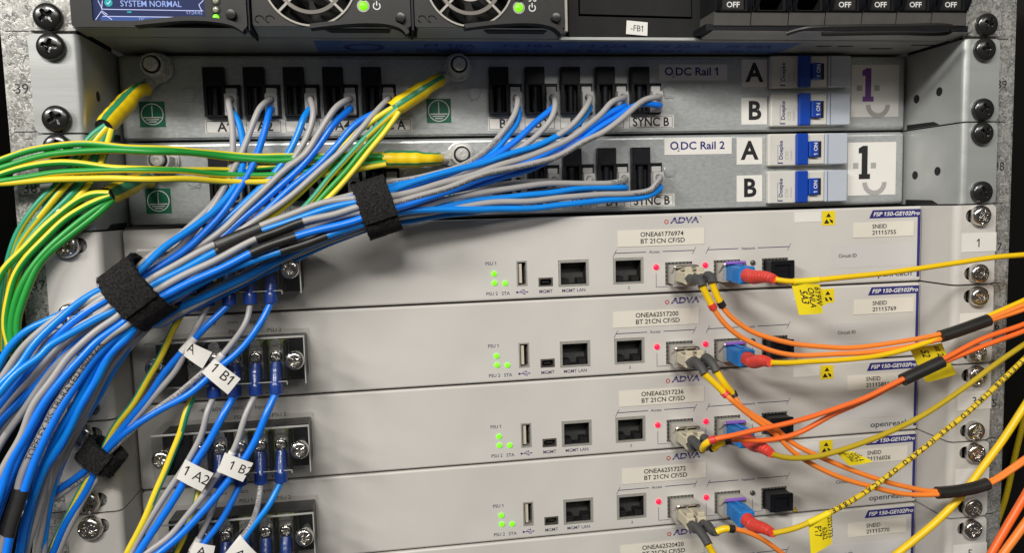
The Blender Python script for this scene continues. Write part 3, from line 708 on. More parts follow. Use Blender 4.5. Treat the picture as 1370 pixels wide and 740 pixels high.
        lettering('230/400V', sx0+14.6, za+3.0, PY-3.66, 1.1, M['logogrey'], br, ORG, rot=math.pi/2)
        # letter plate
        lx = 116.2 if u == 39 else 113.3
        b = MB(); b.box(lx, lx+15.7, PY-.22, PY-.05, za+(1.6 if k else 1.4), zb-(1.9 if k else 1.6)); s = b.build('letter_label', M['label'], root, ORG)
        lettering('AB'[k], lx+7.9, (za+zb)/2-4.7, PY-.28, 10.0, M['ink'], s, ORG, align='c', bold=.03)
    # figure-one sticker
    x0, x1, z0, z1 = ((184.9,215.5,-36.2,-5.8) if u == 39 else (183.3,214.5,-38.0,-6.6))
    b = MB(); b.box(x0, x1, PY-.2, PY-.05, z0, z1); s = b.build('number_sticker', M['label'], root, ORG)
    cx = x0+10.7; k = (x1-x0)/31.0; y = PY-.26; z = z1-2
    one = [(-3.6,-19.6),(3.6,-19.6),(3.6,-16.6),(1.9,-16.6),(1.9,0),(-1.2,0),(-3.9,-1.5),(-3.9,-4.4),(-1.9,-4.4),(-1.9,-16.6),(-3.6,-16.6)]
    b = MB(); b.plate([(cx+p[0]*k, z+p[1]*k) for p in one], [], y-.02, y, back=False); b.build('figure_one', M['purple'] if u == 39 else M['ink'], s, ORG, smooth=0)
    for dx in (-7.4, 4.0):
        b = MB(); b.plate(rect(cx+dx*k, cx+(dx+3.4)*k, z-13.4*k, z-10.0*k), [], y-.02, y, back=False); b.build('logo_square', M['logogrey'], s, ORG, smooth=0)
    b = MB(); c = (cx+6.6*k, z-21.6*k)
    b.plate([(c[0]+rr*k*math.cos(math.radians(a)), c[1]+rr*k*math.sin(math.radians(a))) for rr, rg in ((7.9,range(180,361,10)),(4.9,range(360,179,-10))) for a in rg], [], y-.02, y, back=False); b.build('logo_smile', M['logogrey'], s, ORG, smooth=0)
    return root
dc_panel(39, 'upper zinc power panel, shaded, with rail 1 label and purple figure-one sticker')
dc_panel(38, 'lower zinc power panel, bright, with rail 2 label and black figure-one sticker')
# ---------------------------------------------------------------- five light grey network units
AY = 26.0; TX0 = -183.6
RJ = ((1.7,18.5), (32.3,49.4)); SFP = ((62.0,77.6), (90.2,105.8), (118.8,134.4))
def network_unit():
    root = thing('network_unit', (0,0,0))
    holes = [rect(-21,-15.3,-37,-23.4), rect(-9.2,-1.3,-37.7,-32.9)] + [rect(a,b,-38.1,-23.8) for a,b in RJ] + [rect(a,b,-40.0,-27.3) for a,b in SFP]
    mb = MB(); rimpanel(mb, -217.3, 217.3, -44.0, -.55, AY, 8, 1.1, holes); mb.build('front_panel', M['paint'], root, ORG)
    mb = MB(); mb.box(-216, 216, AY+8.1, 160, -43.6, -1.0); mb.build('casing', M['chassis'], root, ORG)
    for sx in (-1,1):
        mb = MB(); bracket(mb, sx, 218.2, AY+7, 242.8, -44.0, -.5, R=3.6, slot=True); mb.build('ear', M['paint'], root, ORG)
        for z in (-6.35,-38.1): put(SCREW_BRIGHT, 'screw', root, sx*232.3, -.1, z)
    # USB
    mb = MB(); mb.plate(rect(-20.9,-15.4,-36.9,-23.5), [rect(-20.3,-16.0,-36.3,-24.1)], AY-.15, AY+7); us = mb.build('usb_port', M['tin'], root, ORG)
    mb = MB(); mb.box(-20.3,-16.0, AY+6.4, AY+7, -36.3,-24.1); mb.build('port_cavity', M['void'], us, ORG)
    mb = MB(); mb.box(-19.7,-18.0, AY+.8, AY+6.3, -35.4,-25.0, b=.15); mb.build('contact_tongue', M['usbcream'], us, ORG)
    mb = MB(); mb.box(-16.6,-16.05, AY+.5, AY+3, -34,-31.5); mb.box(-16.6,-16.05, AY+.5, AY+3, -29,-26.5); mb.build('spring_clip', M['tindark'], us, ORG)
    # mini port
    mb = MB(); mb.plate(rrect(-9.1,-1.4,-37.6,-33.0,.4,2), [rrect(-8.4,-2.1,-37.0,-33.7,.8,2)], AY-.1, AY+6); us = mb.build('mini_port', M['tindark'], root, ORG)
    mb = MB(); mb.box(-8.4,-2.1, AY+5, AY+5.9, -37,-33.7); mb.build('port_cavity', M['void'], us, ORG)
    mb = MB(); mb.box(-7.3,-3.2, AY+.8, AY+5, -35.9,-34.9, b=.1); mb.build('contact_tongue', M['charcoal'], us, ORG)
    # RJ45 sockets
    for a, b in RJ:
        mb = MB(); mb.plate(rect(a+.1,b-.1,-38.0,-23.9), [rect(a+1.3,b-1.3,-37.2,-25.3)], AY-.35, AY+.9); rj = mb.build('network_socket', M['tin'], root, ORG)
        x0, x1 = a+1.3, b-1.3
        mb = MB(); mb.add([(x0,AY+.9,-37.2),(x1,AY+.9,-37.2),(x1,AY+.9,-25.3),(x0,AY+.9,-25.3),(x0,AY+13,-37.2),(x1,AY+13,-37.2),(x1,AY+13,-25.3),(x0,AY+13,-25.3)],[(4,5,6,7),(0,1,5,4),(1,2,6,5),(2,3,7,6),(3,0,4,7)])
        mb.build('socket_cavity', M['void'], rj, ORG)
        m_ = (x0+x1)/2
        for s_ in (-1,1):
            xa, xb = sorted((m_+s_*2.4, m_+s_*6.6)); mb = MB(); mb.box(xa, xb, AY+1.2, AY+8, -37.1, -34.2, b=.2); mb.build('latch_shoulder', M['blacksoft'], rj, ORG)
        for k in range(8):
            xx = m_-3.6+k*1.02; mb = MB(); mb.add([(xx,AY+3,-26),(xx+.35,AY+3,-26),(xx+.35,AY+10,-30.5),(xx,AY+10,-30.5)],[(0,1,2,3)]); mb.build('contact_spring', M['tindark'], rj, ORG)
    # transceiver cages with their sprung gasket fingers
    for a, b in SFP:
        mb = MB(); mb.plate(rect(a+.05,b-.05,-39.95,-27.35), [rect(a+1.2,b-1.2,-38.9,-28.4)], AY+.35, AY+30); cg = mb.build('transceiver_cage', M['blacksoft'], root, ORG)
        mb = MB()
        for k in range(7):
            xa = a+.5+k*2.13; mb.box(xa, xa+1.4, AY-.12, AY+.34, -28.1, -27.6); mb.box(xa, xa+1.4, AY-.12, AY+.34, -39.7, -39.2)
        for k in range(5):
            za = -39+k*2.25; mb.box(a+.2, a+.8, AY-.12, AY+.34, za, za+1.5); mb.box(b-.8, b-.2, AY-.12, AY+.34, za, za+1.5)
        mb.build('gasket_finger', M['gasket'], cg, ORG)
        mb = MB(); mb.box(a+1.2, b-1.2, AY+24, AY+25, -38.9, -28.4); mb.build('cage_back', M['void'], cg, ORG)
    # indicator lamps
    for x, z in ((-33.2,-29.6),(-33.1,-34.6),(-27.4,-35.0)): led('indicator_light', M['led_green'], root, x, AY, z, 1.42, ORG)
    for x in (56.7, 85.1): led('indicator_light', M['led_red'], root, x, AY, -29.7, 1.6, ORG)
    led('indicator_light', M['led_off'], root, 113.2, AY, -29.5, 1.55, ORG)
    # print
    yp = AY-.06
    for t, x, z, h in (('PSU 1',-34.6,-25.0,1.75),('PSU 2',-34.6,-41.2,1.75),('STA',-27.2,-41.3,1.75),('MGMT',-5.3,-41.2,1.75),('MGMT LAN',10.1,-41.3,1.75),('3',41.0,-41.2,1.6),('Access',55.9,-21.9,1.5),('Network',110.6,-22.0,1.5)):
        lettering(t, x, z, yp, h, M['inkgrey'], root, ORG, align='c', bold=.01)
    mb = MB()
    for x0, x1, m0, m1 in ((33.2,78.6,51.2,60.6),(86.4,134.9,104.8,116.2)):
        stroke([(x0,-21.2),(m0,-21.2)], yp, .42, mb); stroke([(m1,-21.2),(x1,-21.2)], yp, .42, mb)
        stroke([(x0-.9,-23.4),(x0+1.2,-19.4)], yp, .28, mb); stroke([(x1-.9,-23.4),(x1+1.2,-19.4)], yp, .28, mb)
    for x in (56.7, 85.1, 113.2): stroke([(x,-33.2),(x,-40.8),(x+7,-40.8)], yp, .26, mb)
    mb.build('printed_line', M['inkgrey'], root, ORG, smooth=0)
    mb = MB()          # usb mark
    stroke([(-21,-40.2),(-15.6,-40.2)], yp, .32, mb); mb.plate(ngon(-21,-40.2,.6,12),[],yp-.01,yp,back=False); mb.plate([(-15.8,-39.7),(-15.8,-40.7),(-14.8,-40.2)],[],yp-.01,yp,back=False)
    stroke([(-19.6,-40.2),(-18.4,-39.1),(-17.4,-39.1)], yp, .26, mb); stroke([(-18.8,-40.2),(-17.8,-41.2),(-17,-41.2)], yp, .26, mb); mb.box(-17.2,-16.5,yp-.01,yp,-41.5,-40.9); mb.plate(ngon(-17.2,-39.1,.4,10),[],yp-.01,yp,back=False)
    mb.build('usb_symbol', M['inkblue'], root, ORG, smooth=0)
    lettering('ADVA', 65.3, -5.9, yp, 3.1, M['inkblue'], root, ORG, bold=.035, shear=.12, width=16.0, name='brand_lettering')
    mb = MB(); stroke([(65,-4.9),(82,-4.9)], yp-.02, .28, mb); stroke([(65,-4.1),(82,-4.1)], yp-.02, .14, mb); mb.build('brand_stripe', M['paint'], root, ORG, smooth=0)
    lettering('TM', 81.8, -3.2, yp, .7, M['inkblue'], root, ORG)
    mb = MB(); mb.plate(ngon(62.9,-5.0,1.25,20),[ngon(62.9,-5.0,.75,20)],yp-.02,yp,back=False); mb.build('brand_ring', M['red'], root, ORG, smooth=0)
    # corner banner
    mb = MB(); mb.plate([(184.0,-6.8),(216.4,-6.8),(216.4,-2.2),(186.2,-2.2)],[],yp-.04,yp,back=False); mb.plate(rect(214.6,216.4,-41.6,-6.8),[],yp-.04,yp,back=False); bn = mb.build('model_banner', M['inkblue'], root, ORG, smooth=0)
    lettering('FSP 150-GE102Pro', 186.4, -5.6, yp-.08, 2.2, M['white'], bn, ORG, width=29.2, bold=.025, shear=.2)
    # small data label (its code is left out) and static warning
    mb = MB(); mb.box(138.2,154.2,AY-.15,AY-.02,-7.6,-2.0); mb.build('data_label', M['label'], root, ORG)
    mb = MB(); mb.box(154.9,162.8,AY-.15,AY-.02,-9.9,-1.8); es = mb.build('static_warning', M['esd'], root, ORG)
    mb = MB(); y = AY-.2; mb.plate([(157.2,-5.3),(160.4,-5.3),(158.8,-2.9)],[],y-.02,y,back=False)
    mb.plate([(156.0,-8.9),(157.6,-6.3),(158.4,-7.4),(159.4,-8.9)],[],y-.02,y,back=False); mb.plate([(159.2,-6.2),(161.4,-7.2),(161.6,-8.9),(160.2,-8.3)],[],y-.02,y,back=False)
    mb.build('static_symbol', M['ink'], es, ORG, smooth=0)
    mb = MB(); mb.plate([(137.9,-43.2),(141.4,-43.2),(139.65,-40.0)],[],yp-.02,yp,back=False); wt = mb.build('laser_warning', M['esd'], root, ORG, smooth=0)
    mb = MB(); stroke([(138.1,-43.1),(141.2,-43.1),(139.65,-40.2),(138.1,-43.1)], yp-.05, .25, mb); stroke([(139.65,-42.5),(139.65,-41.3)], yp-.05, .4, mb); mb.build('warning_border', M['ink'], wt, ORG, smooth=0)
    # circuit label and carrier label
    mb = MB(); mb.box(160.2,213.6,AY-.1,AY-.02,-34.6,-21.9); s = mb.build('circuit_label', M['labelgrey'], root, ORG); lettering('Circuit ID', 165.2, -28.6, AY-.15, 1.9, M['ink'], s, ORG, bold=.015)
    mb = MB(); mb.box(184.6,213.8,AY-.1,AY-.02,-42.9,-36.0); s = mb.build('carrier_label', M['labelgrey'], root, ORG); lettering('openreach', 186.6, -40.6, AY-.15, 3.2, M['ink'], s, ORG, bold=.008, width=25.0)
    # power inlet terminals
    for t, x, z in (('-40...-60V',-181.5,-5.6),('Input',-156.5,-5.6),('PSU 1',-166.5,-10.4),('PSU 2',-147.6,-10.4)):
        lettering(t, x, z, yp, 2.0, M['ink'], root, ORG, align='c')
    mb = MB(); stroke([(-170.4,-4.2),(-165.2,-4.2)], yp, .28, mb)
    for k in range(3): stroke([(-170.4+k*1.9,-5.0),(-169.0+k*1.9,-5.0)], yp, .28, mb)
    mb.build('direct_current_symbol', M['ink'], root, ORG, smooth=0)
    for x, c in ((-174.3,'+'),(-164,'-'),(-153.6,'+'),(-143.6,'-')): lettering(c, x, -43.0, yp, 2.0, M['ink'], root, ORG)
    mb = MB(); mb.box(-201.5,-131.5, AY-14.0, AY-.03, -33.0, -11.5, b=.5); tb = mb.build('terminal_block', M['black'], root, ORG)
    for k in range(6):
        x = TX0-4.85+k*9.7; mb = MB(); mb.box(x-.7, x+.7, AY-20.5, AY-14.05, -32.4, -12.0, b=.2); mb.build('barrier', M['black'], tb, ORG)
    mb = MB(); mb.box(-168,-139,AY-14.4,AY-14.05,-32.4,-12.2); mb.build('insulator_board', M['pcb'], tb, ORG)
    for k in range(5):
        x = TX0+k*9.7; mb = MB(); mb.box(x-3.4, x+3.4, AY-16.0, AY-14.5, -31.5, -15, b=.2); mb.build('contact_plate', M['steel'], tb, ORG)
        put(SCREW_TERM, 'terminal_screw', tb, x, AY-16.9, -20.2, k*.7, .72)
        mb = MB(); mb.lathe([(2.7,0),(2.7,1.4),(1.2,1.4)], (x,AY-16.0,-14.2), seg=18); mb.build('rivet', M['steel'], tb, ORG)
    cy = 2.0; x0, x1, z0, z1, t = -203.6, -130.2, -31.5, -9.2, .7
    mb = MB(); mb.plate([(x0,z1),(x0,z0-1.5),(x0+9,z0-1.5),(x0+9,z0),(x1-9,z0),(x1-9,z0-1.5),(x1,z0-1.5),(x1,z1)], [], cy, cy+t)
    mb.box(x0, x1, cy+t+.01, AY-.05, z1-t, z1); mb.box(x0, x0+t, cy+t+.01, AY-.05, z0, z1-t-.01); mb.box(x1-t, x1, cy+t+.01, AY-.05, z0, z1-t-.01)
    cv = mb.build('clear_cover', M['cover'], root, ORG, smooth=20)
    mb = MB()  # opaque pale strips painting the highlights on the cover's edges
    mb.box(x0-.05, x1+.05, cy-.12, cy-.02, z1-.9, z1+.05); mb.box(x0+9, x1-9, cy-.12, cy-.02, z0-.05, z0+.35); mb.box(x1-9.3, x1-8.9, cy-.12, cy-.02, z0-1.5, z0-.1); mb.box(x0+8.9, x0+9.3, cy-.12, cy-.02, z0-1.5, z0-.1); mb.box(x1-.5, x1+.05, cy-.12, cy-.02, z0-1.5, z1-.95)
    mb.build('cover_edge', M['edgehighlight'], cv, ORG)
    for x in (-199.0, -135.0):
        put(SCREW_TERM, 'cover_screw', root, x, cy-.15, -21.2, x, 1.08)
        mb = MB(); mb.lathe([(2.2,0),(2.2,9.5)], (x,AY-14.1,-21.2), seg=16); mb.build('standoff', M['steel'], tb, ORG)
    return root
UNITS = ((37,'ONEA61776974','21115755',0.0,0.0), (36,'ONEA62517200','21115769',-3.3,.9), (35,'ONEA62517236','21115811',-.6,-2.4), (34,'ONEA62517272','21116026',.4,-1.0), (33,'ONEA62520420','21115770',-1.2,-.8))
proto = network_unit(); UROOT = {}
for i, (u, onea, sne, dx, dx2) in enumerate(UNITS):
    r = proto if i == 0 else copy_tree(proto)
    UROOT[u] = r
for i, (u, onea, sne, dx, dx2) in enumerate(UNITS):
    r = UROOT[u]; r.location = (0, 0, (ztop(u)-U)*MM)
    tag(r, 'light grey rack network unit labelled %s, %s of five' % (onea, ('topmost','second','third','fourth','lowest')[i]), 'network unit', 'network units in the rack')
    for ch in r.children:
        if ch.name.startswith('screw'):
            ch.rotation_euler = (0, random.random()*3, 0); ch.location.x += random.uniform(-.7,.7)*MM
    tilt = (-.004,.012,.006,.010,.004)[i]
    def sticker(nm, x0, x1, z0, z1, m, rot):
        mb = MB(); mb.box(x0, x1, AY-.3, AY-.16, z0, z1); s = mb.build(nm, m, r, ORG); return s
    s = sticker('name_sticker', 35+dx, 84.6+dx, -17.9, -8.9, M['labelcream'], tilt)
    lettering(onea, 47.8+dx, -12.7, AY-.36, 2.45, M['ink'], s, ORG, width=24.8, bold=.014); lettering('BT 21CN CF/SD', 47.8+dx, -16.4, AY-.36, 2.45, M['ink'], s, ORG, width=25.6, bold=.014)
    s = sticker('serial_sticker', 174+dx2, 212+dx2, -17.6, -8.9, M['labelcream'], tilt)
    lettering('SNEID', 185.8+dx2, -12.6, AY-.36, 2.3, M['ink'], s, ORG, bold=.014); lettering(sne, 185.8+dx2, -16.2, AY-.36, 2.3, M['ink'], s, ORG, bold=.014, width=15.2)
    mb = MB(); mb.box(222.2, 243.3, -.22, -.03, -26.2, -15.8); s = mb.build('number_sticker', M['label'], r, ORG); lettering(str(i+1), 232.6, -23.6, -.3, 4.6, M['ink'], s, ORG, align='c')

# ---------------------------------------------------------------- transceivers and port plugs
ORD = {37:'topmost', 36:'second', 35:'third', 34:'fourth'}
def transceiver(u, a, kind):
    z = ztop(u); o = (a+7.8, 20, z-39); yf = 16.5 if kind == 'access' else 17.5
    root = thing('transceiver', o, 'silver transceiver holding %s plug in the %s light grey unit' % ('beige double' if kind == 'access' else 'blue', ORD[u]), 'transceiver', 'optical transceivers')
    x0, x1, z0, z1 = a+1.35, a+14.25, z-38.8, z-28.5
    holes = [rect(x0+1.0+k*6.3, x0+5.6+k*6.3, z0+1.8, z1-1.6) for k in range(2)] if kind == 'access' else [rect(x0+2.2, x1-2.2, z0+.9, z1-1.2)]
    mb = MB(); mb.plate(rect(x0,x1,z0,z1), holes, yf, yf+8, back=False); mb.box(x0, x1, yf+8.1, 48, z0, z1); mb.build('shell', M['tin'], root, o)
    mb = MB(); mb.box(x0+.4, x1-.4, yf+7, yf+7.8, z0+.4, z1-.4); mb.build('socket_cavity', M['void'], root, o)
    if kind == 'access':
        P = spline([(x0-.3,yf+4,z-33),(x0-.4,yf-1.5,z-30),(x0-.2,yf-2,z-28.9),(a+7.8,yf-2.1,z-28.6),(x1+.2,yf-2,z-28.9),(x1+.4,yf-1.5,z-30),(x1+.3,yf+4,z-33)], 1)
        mb = MB(); mb.tube(P, .45, 8); mb.build('bail_wire', M['chrome'], root, o)
        mb = MB(); mb.box(x0+.2, x1-.2, yf-.5, yf+3, z0-1.2, z0-.1, b=.2); mb.build('lower_latch', M['tin'], root, o)
    else:
        mb = MB(); P = spline([(x0+.8,yf-1.8,z-28.3),(a+7.8,yf-2.2,z-28.1),(x1-.6,yf-1.8,z-28.3)], 1); mb.tube(P, .95, 10); mb.build('bail_handle', M['violet'], root, o)
        P = spline([(x0-.3,yf+5,z-34),(x0-.3,yf-1,z-30),(x0+.8,yf-1.8,z-28.3),(x1-.6,yf-1.8,z-28.3),(x1+.3,yf-1,z-30),(x1+.3,yf+5,z-34)], 1); mb = MB(); mb.tube(P, .4, 8); mb.build('bail_wire', M['chrome'], root, o)
for u in (37,36,35,34):
    transceiver(u, SFP[0][0], 'access'); transceiver(u, SFP[1][0], 'network')
    z = ztop(u); a, b = SFP[2]; o = (a+7.8, 20, z-39)
    root = thing('port_plug', o, 'black dust plug in the rightmost port of the %s light grey unit' % ORD[u], 'port plug', 'dust plugs in the free ports')
    mb = MB(); mb.box(a+1.3, b-1.3, 18.6, 46, z-38.8, z-28.5, b=.4); mb.build('body', M['black'], root, o)
    mb = MB(); mb.plate(rrect(a+.9, b-.7, z-38.6, z-28.2, .6, 2), [rect(a+3.4,b-3.2,z-36.6,z-30.6)], 17.4, 18.5); mb.build('rim', M['black'], root, o)
# ---------------------------------------------------------------- wires
def zs(pts, Y0, Y1=None):
    """[(px,py)...] -> [(px,py,Y)...], depth running evenly from Y0 to Y1"""
    if Y1 is None: Y1 = Y0
    L = [0]
    for a, b in zip(pts, pts[1:]): L.append(L[-1]+math.hypot(b[0]-a[0], b[1]-a[1]))
    return [(p[0], p[1], Y0+(Y1-Y0)*l/max(L[-1],1e-6)) for p, l in zip(pts, L)]
def two_tone(frac, off, twist):
    return lambda k, d: 1 if ((k + off + d*twist) % 1.0) < frac else 0
WP = {}
def wire(key, colour, label, lst, r=1.8, group='wires of the main loom', name=None, sleeves=(), prints=(), lug=None, twist=None, step=2.0, n=12):
    r *= .955; P = wander(path(lst, step), .22); WP[key] = (P, r); o = P[0]
    nm = name or {'blue':'blue_wire','lblue':'blue_wire','grey':'grey_wire'}.get(colour, 'earth_wire')
    mats = {'blue':[M['wblue']], 'lblue':[M['wlblue']], 'grey':[M['wgrey']], 'gy':[M['wgreen'],M['wyellow']], 'ty':[M['wteal'],M['wyellow']]}[colour]
    mb = MB()
    if colour in ('gy','ty'): mb.tube(P, r, 14, matf=two_tone(*(twist or (.42, random.random(), random.uniform(-.003,.003)))))
    else: mb.tube(P, r, n)
    if not (sleeves or prints or lug):
        ob = mb.build(nm, mats, None, o); return tag(ob, label, 'wire', group)
    root = thing(nm, o, label, 'wire', group); mb.build('insulation', mats, root, o)
    for (a, b) in sleeves:
        i, j = sorted((near(P,*a), near(P,*b))); Q = P[i:j+1]
        if len(Q) > 2: m2 = MB(); m2.tube(Q, r+.45, 14); m2.build('heat_shrink_sleeve', M['shrink_b'], root, o)
    for (txt, a, h, rev, m, ang) in prints:
        fr = frames(P); s0 = fr[near(P,*a)][3]; print_on_tube(P, r, txt, s0, h, M[m], root, o, rev=rev, ang=ang)
    if lug:
        T = Vector(lug); Pb = P[0]
        m2 = MB(); Q = spline([T+Vector((0,-1.6,-3.4)), T+Vector((0,-3.0,-6)), Pb+Vector((0,.8,4)), Pb+Vector((0,0,-.6))], .8)
        m2.tube(Q, lambda d, L: (2.75 if d < L*.66 else 3.15) + (.12 if L*.2 < d < L*.26 or L*.4 < d < L*.46 else 0), 18); m2.build('crimp_sleeve', M['lug'], root, o)
        m2 = MB(); m2.plate(ngon(T.x,T.z,3.3,20)[:], [ngon(T.x,T.z,1.7,14)], T.y-.8, T.y-.05); m2.box(T.x-1.5, T.x+1.5, T.y-1.4, T.y-.3, T.z-6.5, T.z-3.1); m2.build('ring_tongue', M['steel'], root, o)
    return root
def plug_out(u, X0, i, c):
    x = X0[i]+13.8; z = ztop(u) + (-24.8 if c == 'g' else -29.6); return [(x, PY-5, z, 0), (x, PY-10, z+.2, 0), (x, PY-13.5, z-.8, 0)]
R1, R2 = 'upper zinc panel', 'lower zinc panel'
def LB(col, lab, rail): return '%s wire leaving plug %s of the %s' % (col, lab, rail)

# lower runs of the loom, from the big strap to the lower left edge (front ones nearer)
D = {
 'd0': zs([(150,392),(110,408),(67,428),(36,442),(14,463),(-6,500),(-30,560)], -12),
 'd1': zs([(148,390),(110,408),(82,421),(51,446),(29,468),(0,510),(-40,570)], -18),
 'd2': zs([(144.5,384),(102,408),(66,439),(41,468),(29,487),(0,517),(-40,565)], -17,-32),
 'd3': zs([(150,393),(126,408),(90,436),(60,463),(38,489),(5,530),(-30,580)], -20),
 'd4': zs([(152,395),(109,423),(76,450),(52,480),(20,520),(-5,552),(-30,590)], -20,-22),
 'd5': zs([(155,404),(131,423),(106,437),(78,466),(50,505),(22,548),(-15,600)], -22,-19),
 'd6': zs([(162,410),(124,430),(88,449),(63,465),(58,475),(22,501),(0,525),(-40,572)], -21,-36),
 'd7': zs([(166,418),(131,442),(102,466.6),(87.6,481),(66,513),(44,545),(29,584),(7,622),(-12,660),(-40,720)], -22,-36),
 'd8': zs([(174,426),(131,456),(113,476),(87.6,503),(58,542),(36,582),(14,620),(4,648),(-8,690),(-20,740)], -22,-37),
 'd9': zs([(180,428),(150,447),(124,471),(111,489),(87.6,524),(73,546),(63,567),(41,608),(26,642),(22,662),(8,708),(0,740),(-6,770)], -22,-33),
 'd10': zs([(178,430),(157,449),(124,482),(102,516),(82,548),(66,576),(44,622),(35,648),(31,664),(16,710),(9,740),(4,775)], -20,-36),
 'd11': zs([(186,432),(165,448),(135,476),(117,510),(99,545),(84,570),(68,600),(52,640),(38,700),(28,745),(20,780)], -20,-24),
 'd12': zs([(182,434),(175,447),(146,476),(128,510),(109.5,542),(102,557),(82,594),(58,630),(48,654),(32,708),(26,740),(20,770)], -20,-27),
 'd13': zs([(190,434),(172,452),(150,474),(135,500),(118,534),(100,565),(82,600),(63,628),(61,646),(47,695),(35,740),(28,775)], -15,-22),
 'd14': zs([(192,432),(176,452),(152,482),(133,516),(112,553),(88,592),(70,630),(62,660),(52,710),(48,745),(45,775)], -12,-17),
 'd15': zs([(160,410),(128,432),(100,450),(73,473),(36,513),(9,541),(-25,585)], -20,-22),
 'd16': zs([(166,414),(135,440),(110,460),(87,478),(58,513),(33,545),(14,573),(0,596),(-25,640)], -20,-24),
 'd17': zs([(163,412),(130,436),(98,462),(75,488),(51,513),(22,542),(0,566),(-25,605)], -19,-22),
 'd18': zs([(170,420),(140,446),(112,474),(84,510),(58,552),(38,590),(18,632),(0,680),(-20,740)], -20,-24),
 'd19': zs([(176,424),(148,452),(118,484),(92,522),(70,560),(50,598),(28,650),(12,700),(0,745),(-8,780)], -18,-22),
 'dk1': zs([(198,434),(186,446),(160,474),(140,504),(122,538),(104,568),(86,602),(72,634),(58,690),(50,740),(46,775)], -11,-17),
 'dk2': zs([(204,432),(192,444),(168,470),(148,500),(130,532),(110,566),(92,600),(78,632),(64,680),(58,740),(54,780)], -9,-15),
}
def loom(key, colour, label, head, dkey, **kw): wire(key, colour, label, head + D[dkey], **kw)
G = 'wires of the main loom'
# ---- upper panel, left group
H = lambda i, c: plug_out(39, A_X, i, c)
loom('A1g','grey', LB('grey','A1',R1), H(0,'g')+zs([(308.6,157),(311.5,186),(310,215),(302,247),(283,275),(255,303),(222,328),(203,341),(188,356)], 28,-10)+zs([(170,376)],-16), 'd3', r=1.65)
loom('A1b','lblue', LB('blue','A1',R1), H(0,'b')+zs([(316,155),(323,178),(326,202),(323,228),(315,248),(292,278),(257,306),(218,332),(197,353),(180,368)], 30,-17)+zs([(163,378)],-20), 'd2')
loom('A2g','grey', LB('grey','A2',R1), H(1,'g')+zs([(348,142),(336,175),(322,207),(311,229),(292,264),(264,305),(235,335),(212,352),(192,366)], 28,-8)+zs([(174,386)],-18), 'd5', r=1.65)
loom('A2b','blue', LB('blue','A2',R1), H(1,'b')+zs([(359,155),(354,178),(345,204),(333,230),(308,271),(278,306),(251,332),(215,356),(190,371)], 28,-11)+zs([(172,383)],-19), 'd4', r=1.85)
loom('A3g','grey', LB('grey','A3',R1), H(2,'g')+zs([(419,149),(414,176),(398,206),(378,232),(348,264),(300,304),(262,334),(222,360),(196,377)], 28,0)+zs([(178,393)],-10), 'd15', r=1.65)
loom('A3b','lblue', LB('blue','A3',R1), H(2,'b')+zs([(406,157),(399,178),(386,207),(370,228),(344,256),(307,290),(270,322),(228,350),(196,370)], 28,-2)+zs([(174,387)],-12), 'd0', r=1.8)
loom('A4g','grey', LB('grey','A4',R1), H(3,'g')+zs([(450,143),(429,175),(407,206),(388,222),(351,256),(300,305),(268,329),(228,354),(198,373)], 26,-4)+zs([(176,388)],-14), 'd1', r=1.7)
loom('A4b','blue', LB('blue','A4',R1), H(3,'b')+zs([(448,164),(426,197),(404,221),(366,256),(314,303),(280,330),(236,360),(202,382)], 26,-3)+zs([(180,398)],-13), 'd17', r=1.85)
loom('ASg','grey', LB('grey','SYNC A',R1), H(4,'g')+zs([(495,158),(466,193),(430,226),(388,263),(344,294),(318,312),(276,340),(236,368),(206,388)], 24,-2)+zs([(184,402)],-12), 'd16', r=1.65)
loom('ASb','blue', LB('blue','SYNC A',R1), H(4,'b')+zs([(478,164),(451,193),(423,224),(388,253),(350,286),(312,318),(270,346),(230,374),(206,392)], 26,0)+zs([(186,406)],-10), 'd18', r=1.8)
# ---- upper panel, right group (through the small strap, then the big one)
H = lambda i, c: plug_out(39, B_X, i, c)
TRI = 'TRI-RATED H05V2-K 2.5mm2 TOPFLEX MS '
loom('B1g','grey', LB('grey printed','B1',R1), H(0,'g')+zs([(688,154),(668,181),(645,207),(618,222),(575,234),(530,243)], 28,8)+zs([(505,250),(488,256),(465,262),(430,272),(395,286),(345,308),(300,330),(255,356),(215,380)], 1,-8)+zs([(190,396)],-14), 'd19', r=1.65,
     prints=((TRI*2,(664,186),1.5,False,'ink',.0),))
loom('B1b','lblue', LB('blue','B1',R1), H(0,'b')+zs([(694,160),(682,177),(662,203),(640,219),(590,235),(535,248)], 30,6)+zs([(505,256),(482,261),(440,272),(400,288),(350,312),(300,338),(250,366),(212,388)], 0,-8)+zs([(192,402)],-14), 'd11', r=1.7)
loom('B2g','grey', LB('grey','B2',R1), H(1,'g')+zs([(742,150),(723,176),(703,194),(672,212),(620,232),(540,255)], 28,8)+zs([(508,266),(480,272),(435,286),(385,304),(330,328),(270,362),(214,398)], 4,-8)+zs([(194,412)],-12), 'd13', r=1.65)
loom('B2b','blue', LB('blue','B2',R1), H(1,'b')+zs([(716,163),(691,188),(662,208),(630,222),(585,238),(535,254)], 28,6)+zs([(508,262),(480,268),(435,280),(388,297),(335,322),(280,350),(222,386)], 2,-8)+zs([(196,408)],-13), 'd10', r=1.8)
loom('B3g','grey', LB('grey','B3',R1), H(2,'g')+zs([(785,142),(768,164),(745,182),(705,206),(650,230),(590,250),(538,262)], 28,6)+zs([(508,272),(484,278),(440,292),(390,312),(335,338),(275,372),(220,406)], 3,-8)+zs([(198,420)],-12), 'd14', r=1.65)
